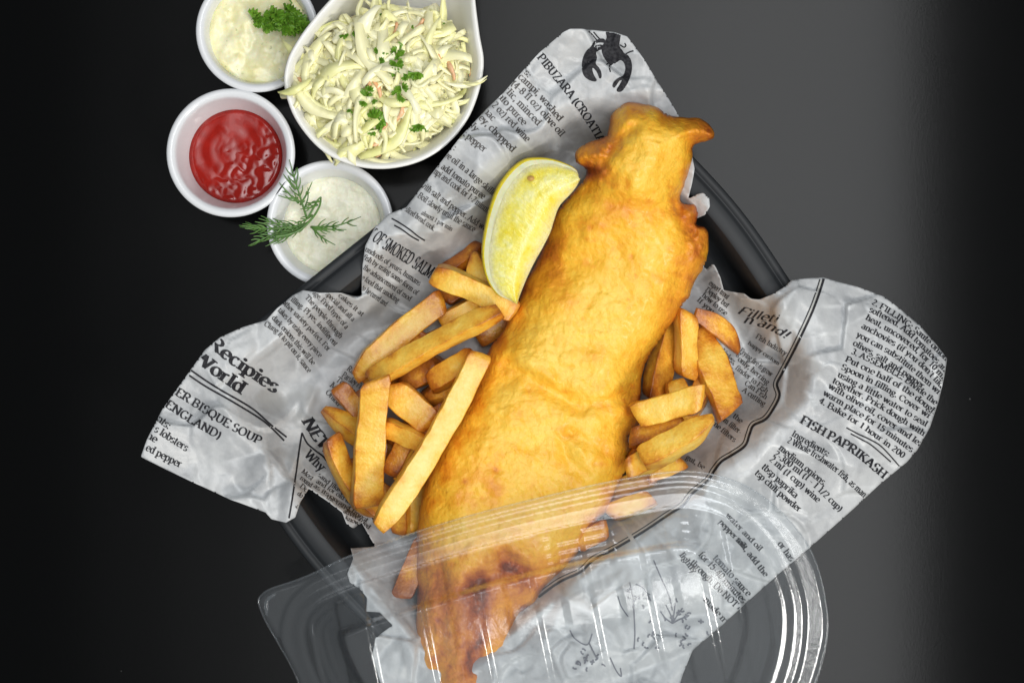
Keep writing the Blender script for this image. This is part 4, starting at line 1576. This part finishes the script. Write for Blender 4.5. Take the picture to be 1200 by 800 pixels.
# ------------------------------------------------------------------ fries
HM_ST = 3.0
hmx = np.arange(330, 920, HM_ST)
hmy = np.arange(270, 720, HM_ST)
HX, HY = np.meshgrid(hmx, hmy)
HM = samp(GZ, HX, HY) + 0.02


def fry(pa, pbb, w, bend, brown, label, roll=None, thick=0.86, taper=(0.80, 0.80), zmin=None, zadd=0.0):
    """one potato stick resting on whatever lies below it; its ends are given in photograph pixels"""
    global HM
    a = np.array(pa, float)
    b_ = np.array(pbb, float)
    d = b_ - a
    L = np.linalg.norm(d)
    d = d / L
    nrm = np.array([-d[1], d[0]])
    w = w * 0.93
    hw = w / 2
    tz = w * S * 100 * thick
    # support line: upper hull of what lies under the axis
    rx = (HX - a[0]) * d[0] + (HY - a[1]) * d[1]
    ry = (HX - a[0]) * nrm[0] + (HY - a[1]) * nrm[1] - bend * 4 * np.clip(rx / L, 0, 1) * (1 - np.clip(rx / L, 0, 1))
    m_ = (rx > 0) & (rx < L) & (np.abs(ry) < hw * 0.7)
    tt_ = rx[m_] / L
    zz_ = HM[m_]
    nb2 = 15
    hs = []
    for k in range(nb2):
        s_ = (tt_ >= k / nb2) & (tt_ < (k + 1) / nb2)
        hs.append(((k + 0.5) / nb2, np.percentile(zz_[s_], 85) if s_.any() else 1.0))
    best = None
    for i in range(nb2):
        for j in range(nb2):
            if hs[i][0] <= 0.5 < hs[j][0]:
                sl = (hs[j][1] - hs[i][1]) / (hs[j][0] - hs[i][0])
                ic = hs[i][1] - sl * hs[i][0]
                if all(ic + sl * h_[0] >= h_[1] - 0.12 for h_ in hs):
                    v = ic + sl * 0.5
                    if best is None or v < best[0]:
                        best = (v, ic, sl)
    if best is None:
        mz = max(h_[1] for h_ in hs)
        best = (mz, mz, 0.0)
    _, ic, sl = best
    lim_ = 0.30 * L * S * 100
    sl = max(-lim_, min(lim_, sl))
    ic = best[0] - sl * 0.5 + zadd
    q = random.Random(sum(map(ord, label)))
    roll = (roll or 0) + q.choice((-1, 1)) * q.uniform(0.10, 0.36)
    hw_, tz_ = hw, tz
    shr = 1.0 / (math.cos(roll) + thick * 0.9 * abs(math.sin(roll)))
    seg = max(16, int(L / 3.2))
    sect = []
    ncorner = 4
    for cxs, cys, a0 in ((1, 1, 0), (-1, 1, 90), (-1, -1, 180), (1, -1, 270)):
        for k in range(ncorner):
            an = math.radians(a0 + 90 * k / (ncorner - 1))
            sect.append((cxs * 0.90 + 0.10 * math.cos(an), cys * 0.90 + 0.10 * math.sin(an), 1 if k in (1, 2) else 0.55))
        # mid point of the next side
        nx_ = {0: (0, 1), 90: (-1, 0), 180: (0, -1), 270: (1, 0)}[a0]
        sect.append((nx_[0] * 0.985, nx_[1] * 0.985, 0.0))
    ns = len(sect)
    vs, br = [], []
    se = q.randrange(1000)
    cut0, cut1 = q.uniform(-0.6, 0.6), q.uniform(-0.6, 0.6)
    for i in range(seg + 1):
        t_ = i / seg
        e0 = min(1.0, t_ * L / (w * (0.28 if taper[0] > 0.65 else 1.2)))
        e1 = min(1.0, (1 - t_) * L / (w * (0.28 if taper[1] > 0.65 else 1.2)))
        k_ = (taper[0] + (1 - taper[0]) * math.sin(e0 * math.pi / 2)) * (taper[1] + (1 - taper[1]) * math.sin(e1 * math.pi / 2))
        fl = 1 + 0.05 * float(perlin(np.array(t_ * 3.1), np.array(0.3), se)) * 2
        rl = roll + 0.15 * (t_ - 0.5) * q.choice((1, 1))
        mid = a + d * L * t_ + nrm * bend * 4 * t_ * (1 - t_)
        zc = ic + sl * t_ + tz / 2
        for (sx_, sy_, cn) in sect:
            yx = sx_ * hw * k_ * fl * shr * 1.04
            zx = sy_ * tz / 2 * k_ * fl * shr * 1.04
            yy = yx * math.cos(rl) - zx / (S * 100) * math.sin(rl)
            zz2 = yx * S * 100 * math.sin(rl) + zx * math.cos(rl)
            nz_ = float(perlin(np.array(t_ * L / 16 + sx_ * 0.7), np.array(sy_ * 0.8 + sx_), se + 3))
            yy += nz_ * 0.7
            zz2 += nz_ * 0.035
            sh = 0.0
            sh = cut0 * yy * max(0, 1 - t_ * L / (w * 0.9)) + cut1 * yy * max(0, 1 - (1 - t_) * L / (w * 0.9))
            pp_ = mid + nrm * yy + d * sh
            vs.append((pp_[0], pp_[1], zc + zz2))
            endb = max(0, 1 - t_ * L / (w * 0.8)) + max(0, 1 - (1 - t_) * L / (w * 0.8))
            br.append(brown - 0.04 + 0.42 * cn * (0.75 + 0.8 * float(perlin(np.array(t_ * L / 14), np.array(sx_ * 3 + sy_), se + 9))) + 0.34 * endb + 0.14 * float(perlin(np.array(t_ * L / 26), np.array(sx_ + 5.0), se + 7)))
    fs = []
    for i in range(seg):
        for k in range(ns):
            k2 = (k + 1) % ns
            fs.append((i * ns + k, i * ns + k2, (i + 1) * ns + k2, (i + 1) * ns + k))
    o0 = len(vs)
    for (i, sgn) in ((0, -1), (seg, 1)):
        ring = vs[i * ns:(i + 1) * ns]
        c_ = np.mean(np.array(ring), 0)
        vs.append((c_[0] + d[0] * sgn * w * 0.04, c_[1] + d[1] * sgn * w * 0.04, c_[2]))
        br.append(brown + 0.10)
    for k in range(ns):
        k2 = (k + 1) % ns
        fs.append((o0, k2, k))
        fs.append((o0 + 1, seg * ns + k, seg * ns + k2))
    va = np.array(vs)
    w3 = PA(va[:, 0], va[:, 1], va[:, 2])
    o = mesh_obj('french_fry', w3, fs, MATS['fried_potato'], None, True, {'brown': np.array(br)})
    tag(o, label, 'french fry', 'french fries around the fish')
    # raise the height map
    m2 = (rx > -2) & (rx < L + 2) & (np.abs(ry) < hw * 0.92)
    prof_ = ic + sl * np.clip(rx / L, 0, 1) + tz * (0.55 + 0.45 * np.sqrt(np.clip(1 - (ry / hw) ** 2, 0, 1)))
    HM = np.where(m2, np.maximum(HM, prof_), HM)
    return o


# left pile, from the bottom up
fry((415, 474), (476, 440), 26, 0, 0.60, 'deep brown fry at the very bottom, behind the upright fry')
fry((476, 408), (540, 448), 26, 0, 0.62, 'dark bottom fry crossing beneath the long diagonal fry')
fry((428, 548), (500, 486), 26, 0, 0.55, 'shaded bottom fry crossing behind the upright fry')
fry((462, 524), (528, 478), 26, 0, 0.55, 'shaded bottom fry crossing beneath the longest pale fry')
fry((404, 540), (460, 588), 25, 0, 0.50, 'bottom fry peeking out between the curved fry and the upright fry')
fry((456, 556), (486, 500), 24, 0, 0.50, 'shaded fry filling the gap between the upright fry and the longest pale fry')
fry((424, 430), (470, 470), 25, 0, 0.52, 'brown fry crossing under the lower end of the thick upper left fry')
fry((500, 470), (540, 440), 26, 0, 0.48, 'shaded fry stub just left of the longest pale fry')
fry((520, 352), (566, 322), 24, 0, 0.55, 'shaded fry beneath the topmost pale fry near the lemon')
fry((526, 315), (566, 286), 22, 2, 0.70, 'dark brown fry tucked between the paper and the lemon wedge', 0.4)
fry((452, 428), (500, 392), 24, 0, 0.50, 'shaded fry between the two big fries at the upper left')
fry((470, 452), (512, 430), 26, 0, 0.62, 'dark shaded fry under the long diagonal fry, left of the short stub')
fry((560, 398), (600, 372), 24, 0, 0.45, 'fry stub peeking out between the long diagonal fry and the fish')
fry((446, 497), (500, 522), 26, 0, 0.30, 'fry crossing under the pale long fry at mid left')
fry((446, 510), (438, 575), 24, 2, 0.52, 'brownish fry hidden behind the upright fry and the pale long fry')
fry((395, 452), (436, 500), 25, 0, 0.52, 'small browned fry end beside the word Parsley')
fry((379, 479), (446, 532), 30, -2, 0.34, 'pointed fry at the far left edge of the pile', 0.3, 0.9, (0.35, 0.8))
fry((388, 512), (446, 606), 29, 9, 0.42, 'curved fry at the lower left border of the pile', 0.2)
fry((468, 570), (468, 626), 23, 0, 0.40, 'short fry hanging at the bottom tip of the left pile')
fry((488, 556), (487, 622), 27, 0, 0.10, 'pale upright fry against the lower left flank of the fish', 0.1)
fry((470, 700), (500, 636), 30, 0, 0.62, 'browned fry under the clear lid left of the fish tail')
fry((500, 404), (566, 372), 25, 0, 0.36, 'fry lying between the upper two fries and the long diagonal fry')
fry((516, 378), (562, 356), 24, 0, 0.16, 'pale fry end below the topmost left fry')
fry((556, 296), (566, 350), 31, 0, 0.22, 'pointed fry standing behind the lemon wedge', 0.1, 0.9, (0.30, 0.9))
fry((503, 450), (560, 418), 32, 0, 0.36, 'short fry stub under the middle of the long diagonal fry')
fry((456, 452), (506, 498), 36, 0, 0.22, 'thick short fry right of the upright fry', 0.2)
fry((472, 566), (530, 520), 27, 0, 0.06, 'pale cut fry end tucked under the fish at lower left', 0.1, 0.9, (0.9, 0.9))
fry((508, 320), (604, 366), 31, -3, 0.18, 'topmost pale fry of the left pile, touching the lemon tip', 0.15, 0.9, (0.8, 0.8))
fry((416, 442), (520, 352), 30, -4, 0.30, 'thick golden fry at the upper left beside the paper', 0.22, 0.9, (0.55, 0.8))
fry((434, 446), (586, 364), 29, -3, 0.32, 'long diagonal golden fry across the upper left pile', 0.18, 0.9, (0.8, 0.62))
fry((441, 444), (430, 594), 38, 2, 0.27, 'thick upright golden fry at the left of the pile', -0.15, 0.8, (0.8, 0.8))
fry((443, 618), (564, 414), 31, 6, 0.12, 'longest pale yellow fry leaning along the left flank of the fish', 0.25, 0.85, (0.6, 0.8))
# right pile
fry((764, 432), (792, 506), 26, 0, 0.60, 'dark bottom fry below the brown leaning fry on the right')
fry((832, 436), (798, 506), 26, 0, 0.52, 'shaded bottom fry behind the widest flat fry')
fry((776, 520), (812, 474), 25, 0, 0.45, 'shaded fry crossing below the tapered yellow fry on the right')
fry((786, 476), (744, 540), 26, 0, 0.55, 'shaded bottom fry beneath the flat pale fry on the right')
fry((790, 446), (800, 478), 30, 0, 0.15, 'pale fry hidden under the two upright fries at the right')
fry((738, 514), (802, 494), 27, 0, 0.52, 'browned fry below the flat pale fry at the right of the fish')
fry((795, 364), (765, 470), 34, 2, 0.52, 'brown fry leaning on the right flank of the fish', 0.3, 0.9, (0.5, 0.8))
fry((818, 384), (856, 484), 40, 0, 0.36, 'widest flat fry at the right of the pile', 0.1, 0.6, (0.6, 0.9))
fry((814, 368), (866, 412), 25, -7, 0.50, 'curved browned fry nearest the script lettering', 0.4, 0.9, (0.6, 0.35))
fry((716, 578), (764, 556), 28, 0, 0.34, 'short fry wedged between the fish flank and the lid rim')
fry((734, 551), (778, 531), 30, 0, 0.25, 'stubby fry against the fish just above the lid rim')
fry((762, 556), (802, 541), 20, 0, 0.28, 'thin fry end touching the lid rim at the right')
fry((712, 602), (766, 584), 26, 0, 0.25, 'fry end under the clear lid right of the fish')
fry((670, 638), (712, 618), 26, 0, 0.40, 'orange fry stub under the lid beside the dark fold')
fry((804, 364), (804, 442), 28, 0, 0.26, 'upright fry standing between the brown fry and the wide fry', 0.1)
fry((744, 487), (824, 466), 32, 0, 0.14, 'flat pale fry sticking out level from the right of the fish', 0.12, 0.95, (0.9, 0.9))
fry((752, 538), (836, 490), 37, 3, 0.22, 'tapered yellow fry pointing to the upper right above the lid', 0.2, 0.9, (0.8, 0.3))

# ------------------------------------------------------------------ lemon wedge
arc = catmull([(679, 212), (676, 200), (665, 193), (647, 187), (628, 185.5), (612, 189), (595, 204), (581, 226), (571, 258), (565.5, 295), (570, 324), (582, 344), (595, 351), (605, 356)], 5, False)
inn = catmull([(681, 208), (676, 218), (669, 227), (656, 241), (650, 256), (645, 272), (636, 290), (627, 306), (620, 320), (614, 334), (609, 347), (606, 357)], 5, False)


def resample(c, n):
    seg = np.sqrt((np.diff(c, axis=0) ** 2).sum(1))
    cum = np.concatenate([[0], np.cumsum(seg)])
    s = np.linspace(0, cum[-1], n)
    return np.stack([np.interp(s, cum, c[:, 0]), np.interp(s, cum, c[:, 1])], -1)


NL = 70
A_ = resample(arc, NL)
B_ = resample(inn, NL)
ltv = np.linspace(0, 1, NL)
lem = thing('lemon_wedge', 'juicy yellow lemon wedge leaning against the fish', 'lemon', P(620, 280, 3.0))
body = np.sin(np.pi * ltv) ** 0.5


def lem_row(s):
    p = A_ + (B_ - A_) * s
    z = 6.2 + (-0.9) * ltv + body * (0.75 * math.sin(min(s / 0.70, 1) * math.pi / 2) - (0.9 * ((s - 0.70) / 0.3) ** 1.5 if s > 0.70 else 0) - 0.35)
    return p, z


def lem_strip(name, ss, mat, attr=False, under=False):
    vs, uv = [], []
    for s in ss:
        if s >= 0:
            p, z = lem_row(s)
        else:
            p, z = lem_row(0)
            u = -s
            p = p + (B_ - A_) * (0.05 - 0.09 * math.cos((u - 0.25) * math.pi) + 0.04 if u < 0.25 else 0.0) * 0 + (B_ - A_) * (u ** 2 * 0.75 - 0.035 * math.sin(min(u * 4, 1) * math.pi))
            z = z - body * 2.6 * u ** 0.7 - 0.05
        n3_ = 0.03 * fbm(p[:, 0], p[:, 1], 9, 5, 2) if 0.12 < s < 0.98 else 0
        vs.append(PA(p[:, 0], p[:, 1], z + n3_))
        mem = np.exp(-((s - 0.70) / 0.05) ** 2) * 0.35 + np.exp(-((s - 1) / 0.1) ** 2) * 0.6 if s > 0 else 0
        uv.append(np.stack([np.full(NL, max(s, 0)), ltv, np.full(NL, float(np.clip(mem + np.exp(-((max(s, 0) - 0.155) / 0.07) ** 2) * 0.75, 0, 1)))], -1))
    vs = np.concatenate(vs)
    uv = np.concatenate(uv)
    fs = []
    for i in range(len(ss) - 1):
        for k in range(NL - 1):
            fs.append((i * NL + k, i * NL + k + 1, (i + 1) * NL + k + 1, (i + 1) * NL + k))
    return mesh_obj(name, vs, fs, mat, lem, True, {'fleshuv': uv} if attr else None)


lem_strip('rind', [-1.0, -0.8, -0.6, -0.4, -0.25, -0.15, -0.08, -0.03, 0.0, 0.02, 0.035], MATS['lemon_rind'])
lem_strip('pith', [0.035, 0.05, 0.07, 0.09, 0.11, 0.125], MATS['lemon_pith'])
flesh = lem_strip('flesh', list(np.linspace(0.125, 1.0, 46)), MATS['lemon_flesh'], True)
sd_ = MB()
w_ = Vector(P(622, 209, 6.36))
for k in range(1):
    vs, fs = [], []
    for i in range(5):
        for j in range(12):
            rr_ = 3.6 * (i / 4) * S
            vs.append((w_.x + rr_ * math.cos(j * 0.5236) * 1.15, w_.y + rr_ * math.sin(j * 0.5236) * 0.85, w_.z + 0.0009 * math.cos(i / 4 * 1.57)))
    for i in range(4):
        for j in range(12):
            fs.append((i * 12 + j, (i + 1) * 12 + j, (i + 1) * 12 + (j + 1) % 12, i * 12 + (j + 1) % 12))
    sd_.add(vs, fs)
mesh_obj('seed_mark', sd_.v, sd_.f, MATS['lemon_blemish'], flesh)

# ------------------------------------------------------------------ fish
fish_poly = catmull([(737, 121), (755, 122), (770, 126), (782, 134), (800, 137), (820, 139), (831, 146), (837, 155), (835, 163), (822, 167), (812, 171), (811, 185), (806, 202), (801, 218), (797, 235), (806, 240), (815, 239),
                     (820, 248), (816, 262), (825, 266), (830, 276), (830, 294), (825, 312), (815, 328), (808, 347), (800, 359), (788, 378), (774, 397), (762, 415), (753, 437), (751, 460), (749, 476), (752, 488), (745, 504), (736, 511), (738, 530), (734, 546),
                     (727, 562), (715, 590), (697, 615), (684, 636), (672, 655), (650, 680), (635, 696), (629, 711), (609, 720), (606, 752), (600, 778), (588, 803), (570, 838), (535, 858), (510, 842), (499, 805), (490, 785), (485, 765), (486, 740), (489, 705), (488, 675), (489, 645),
                     (490, 610), (497, 573), (509, 538), (523, 510), (535, 495), (552, 462), (564, 437), (572, 411), (589, 388), (602, 362), (615, 332), (630, 306), (640, 284), (651, 252), (668, 230), (682, 214), (688, 203), (684, 196), (675, 190), (674, 179), (685, 169), (708, 161), (714, 148),
                     (716, 136), (725, 126)], 3)
_t = np.gradient(fish_poly, axis=0)
_t /= np.linalg.norm(_t, axis=1)[:, None] + 1e-9
fish_poly = fish_poly + np.stack([-_t[:, 1], _t[:, 0]], -1) * (1.6 * fbm(fish_poly[:, 0], fish_poly[:, 1], 14, 90, 2))[:, None]
fx_, fy_, fd_, fb_, fq_ = grid_sheet(fish_poly, 2.2)
# soften the medial ridge of the distance field
edge_z = 3.3 + 2.3 * sstep(330, 150, fy_) + 0.25 * sstep(650, 780, fy_) * 0 + 0.3 * np.sin(fx_ / 60)
Rr = 88.0


def seg_d(x, y, pts):
    b_ = np.full(x.shape, 1e9)
    tpar = np.zeros(x.shape)
    for i in range(len(pts) - 1):
        ax, ay = pts[i]
        bx_, by_ = pts[i + 1]
        ex, ey = bx_ - ax, by_ - ay
        t_ = np.clip(((x - ax) * ex + (y - ay) * ey) / (ex * ex + ey * ey), 0, 1)
        d = np.hypot(x - ax - t_ * ex, y - ay - t_ * ey)
        b_ = np.minimum(b_, d)
    return b_


wob = fd_ + 4 * fbm(fx_, fy_, 44, 12, 1) * sstep(0, 25, fd_)
dome = np.sqrt(np.clip(1 - (1 - np.clip(wob / Rr, 0, 1)) ** 2, 0, 1))
flat = 1 - np.exp(-np.clip(wob, 0, None) / 17)
top = edge_z + 2.55 * (0.55 * dome + 0.45 * flat)
# folds of the batter skin
fold = [([(596, 425), (620, 440), (650, 462), (680, 476), (705, 474), (735, 466), (752, 462)], -0.32, 10), ([(590, 412), (615, 425), (645, 443)], 0.22, 10), ([(668, 505), (690, 520), (715, 530)], -0.22, 8),
        ([(660, 520), (665, 540), (685, 555)], -0.20, 8), ([(690, 200), (705, 190), (725, 165), (742, 150)], -0.30, 7), ([(700, 180), (715, 168)], 0.22, 8), ([(690, 225), (720, 238), (760, 250), (790, 240)], -0.20, 10), ([(640, 300), (660, 310), (690, 300), (720, 290)], -0.14, 14),
        ([(795, 240), (800, 262), (812, 275)], -0.30, 6), ([(805, 290), (800, 320), (790, 345)], -0.16, 8), ([(810, 170), (806, 152), (800, 140)], -0.20, 6), ([(560, 680), (562, 720), (556, 780)], -0.45, 11),
        ([(590, 650), (600, 660), (612, 668)], -0.55, 9), ([(545, 690), (565, 678), (590, 672), (620, 680), (632, 672)], -0.30, 8), ([(575, 652), (600, 645), (622, 655)], 0.30, 8), ([(515, 660), (520, 720), (512, 790)], -0.22, 10), ([(720, 475), (745, 480)], 0.22, 8), ([(530, 560), (560, 600), (570, 640)], -0.10, 14)]
brown = np.zeros_like(fx_)
for pts, a_, w_2 in fold:
    d = seg_d(fx_, fy_, pts)
    top = top + a_ * np.exp(-(d / w_2) ** 2) * sstep(0, 10, fd_)
    if a_ < 0:
        brown += 0.15 * abs(a_) / 0.3 * np.exp(-(d / (w_2 * 1.3)) ** 2) * (0.7 + 0.6 * fbm(fx_, fy_, 18, 7, 2))
inner = sstep(0, 14, fd_)
top = top + inner * (0.19 * fbm(fx_, fy_, 62, 50, 2) + 0.07 * fbm(fx_, fy_, 27, 51, 2) + 0.040 * fbm(fx_, fy_, 9, 52, 2) + 0.016 * fbm(fx_, fy_, 5.2, 53, 1))
crisp = np.zeros_like(fx_)
for (x_, y_, r_) in [(692, 182, 20), (712, 168, 16), (825, 153, 15), (813, 258, 20), (820, 285, 14), (742, 480, 11), (700, 200, 14), (600, 665, 22), (782, 136, 10)]:
    crisp += np.exp(-((fx_ - x_) ** 2 + (fy_ - y_) ** 2) / r_ ** 2)
crisp = np.clip(crisp, 0, 1)
top = top + crisp * sstep(0, 5, fd_) * (0.34 * np.abs(fbm(fx_, fy_, 11, 54, 2)) + 0.10 * fbm(fx_, fy_, 5, 55, 2) - 0.15)
top = np.where(fb_, edge_z, np.maximum(top, edge_z + 0.02))
bot = edge_z - 0.95 * dome - 0.15 * flat
qp = random.Random(77)
for k in range(60):
    i_ = qp.randrange(len(fx_))
    r_ = qp.uniform(1.6, 4.2)
    g_ = np.exp(-((fx_ - fx_[i_]) ** 2 + (fy_ - fy_[i_]) ** 2) / r_ ** 2)
    sg = qp.choice((-1, -1, 1))
    top = top + np.where(fb_, 0, sg * qp.uniform(0.03, 0.07) * g_)
    brown += (0.22 if sg < 0 else 0.05) * g_
rim = np.exp(-fd_ / 10.0)
brown += 0.14 + 0.34 * rim * (0.55 + 0.9 * sstep(-0.4, 0.5, fbm(fx_, fy_, 40, 70, 2))) + 0.24 * crisp
brown += 0.12 * sstep(0.10, 0.75, fbm(fx_, fy_, 75, 71, 3)) + 0.16 * sstep(0.2, 0.8, fbm(fx_, fy_, 15, 73, 2)) * (0.3 + 0.7 * sstep(-0.1, 0.5, fbm(fx_, fy_, 60, 74, 1)))
brown += 0.20 * sstep(0.25, 0.8, fbm(fx_, fy_, 24, 72, 2)) * sstep(40, 0, fd_)
for (x_, y_, rx_, ry_, a_) in [(735, 250, 45, 22, 0.14), (700, 265, 30, 16, 0.16), (655, 335, 26, 30, 0.14), (615, 345, 18, 26, 0.16), (632, 530, 16, 9, 0.16), (583, 571, 12, 12, 0.22), (528, 552, 10, 12, 0.25), (545, 580, 30, 26, 0.12), (775, 200, 20, 40, 0.10),
                              (803, 310, 16, 30, 0.20), (540, 700, 60, 36, 0.22), (550, 760, 50, 60, 0.22), (600, 690, 40, 34, 0.16), (597, 664, 12, 8, 0.30), (565, 683, 8, 12, 0.26), (512, 690, 24, 40, 0.12), (660, 660, 20, 20, 0.15), (560, 720, 16, 40, 0.18), (535, 785, 40, 30, 0.12), (550, 720, 95, 90, 0.15), (650, 290, 12, 30, 0.20), (555, 470, 8, 40, 0.12)]:
    brown += a_ * np.exp(-((fx_ - x_) / rx_) ** 2 - ((fy_ - y_) / ry_) ** 2)
brown -= 0.10 * np.exp(-((fx_ - 640) / 60) ** 2 - ((fy_ - 480) / 90) ** 2) + 0.08 * np.exp(-((fx_ - 770) / 30) ** 2 - ((fy_ - 200) / 60) ** 2) + 0.08 * np.exp(-((fx_ - 690) / 60) ** 2 - ((fy_ - 370) / 60) ** 2)
brown = np.clip(brown, 0, 1)
v, f, nbf = closed_puff(fx_, fy_, fb_, fq_, top, bot)
fish = mesh_obj('battered_fish', v, f, MATS['batter'], None, True, {'brown': np.concatenate([brown, brown[nbf]])})
tag(fish, 'large golden battered fried fish fillet lying across the tray', 'fried fish')
FISH_TOP = (fx_, fy_, top)

# ------------------------------------------------------------------ clear lid
lid_out = catmull([(303, 706), (306, 697), (318, 689), (345, 680), (372, 669), (400, 655), (440, 640), (490, 622), (560, 601), (640, 581), (700, 567), (760, 556), (800, 552), (832, 555), (870, 567), (905, 590), (934, 620), (955, 655), (967, 700), (970, 740), (962, 780), (948, 820),
                   (925, 865), (880, 925), (800, 975), (700, 1008), (600, 1030), (500, 1042), (440, 1030), (412, 990), (385, 920), (365, 850), (348, 795), (327, 755), (311, 727)], 4)
lid_in = catmull([(330, 752), (331, 727), (340, 704), (357, 687), (376, 676), (407, 663), (450, 649), (490, 637), (560, 616), (640, 596), (720, 579), (790, 568), (830, 572), (865, 586), (895, 610), (919, 642), (936, 682), (943, 718), (940, 765), (925, 815), (890, 885), (850, 925), (740, 975), (600, 1008), (510, 1015), (462, 1000), (430, 950), (395, 890), (362, 835), (340, 790)], 5)
lx, ly, ld, lb, lq = grid_sheet(lid_out, 2.2)
di = sdf(lid_in, lx, ly)
nax = np.array([0.20, 0.98])
eax = np.array([0.98, -0.20])
la = lx * eax[0] + ly * eax[1]
lbv = lx * nax[0] + ly * nax[1]
base = 7.4 - 0.0085 * (ly - 620) - 0.0006 * (lx - 600)
z = base + 0.17 * sstep(-3, 2, di) + 0.16 * sstep(10, 24, di) - 0.30 * sstep(-3, 2, -(ld - 4)) * 0
z = z - 0.22 * sstep(5, 0, ld)
la0 = lx * 0.98 - ly * 0.20
mst = np.clip(sstep(490, 496, la0) * sstep(584, 578, la0) + 0.30 * sstep(655, 662, la0), 0, 1) + 0.5 * sstep(250, 215, la0)
stp = sum(0.26 * sstep(27 + 10 * k, 31.5 + 10 * k, di) for k in range(4))
smo = 1.04 * np.clip((di - 27) / 40.0, 0, 1)
z = z + smo + (stp - smo) * np.clip(mst, 0, 1)
pl_ = sstep(66, 74, di)
# raised panels between grooves that run across the lid
per = 66.0
ph = ((la - 372.0) / per) % 1.0
tri = np.minimum(sstep(0.02, 0.09, ph), sstep(0.60, 0.53, ph))
gro = 0.26 * tri * sstep(30, 40, di)
bc0 = 150 + 640 - 30
z = z + gro + pl_ * 1.7 * np.clip(1 - ((lbv - 830) / 190.0) ** 2, -0.4, 1)
# small fluted marks in the corner wall
vl = PA(lx, ly, z)
lid = thing('container_lid', 'clear plastic ribbed lid resting over the tail of the fish', 'lid', P(640, 780, 4.5))
lo = mesh_obj('shell', vl, lq, MATS['clear_plastic'], lid, True)
md = lo.modifiers.new('thickness', 'SOLIDIFY')
md.thickness = 0.0005
md.offset = 0
# lip bead round the edge
o_ = np.concatenate([lid_out, lid_out[:1]])
lz = 7.4 - 0.0085 * (o_[:, 1] - 620) - 0.0006 * (o_[:, 0] - 600) - 0.20
v, f = tube([P(x_, y_, z_) for (x_, y_), z_ in zip(o_, lz)], [1.1 * S] * len(o_), 6, False)
mesh_obj('lip', v, f, MATS['clear_plastic'], lid)
# thumb tab dimple at the corner
tb_ = catmull([(311, 720), (309, 708), (314, 698), (322, 694), (323, 698), (316, 704), (315, 713), (314, 721)], 4)
x_, y_, d_, b_, q_ = grid_sheet(tb_, 0.9)
bz = 7.4 - 0.0085 * (y_ - 620) - 0.0006 * (x_ - 600) + 0.03
v, f, _ = closed_puff(x_, y_, b_, q_, bz + 0.12 * sstep(0, 3, d_), bz - 0.01)
mesh_obj('tab', v, f, MATS['clear_plastic'], lo)
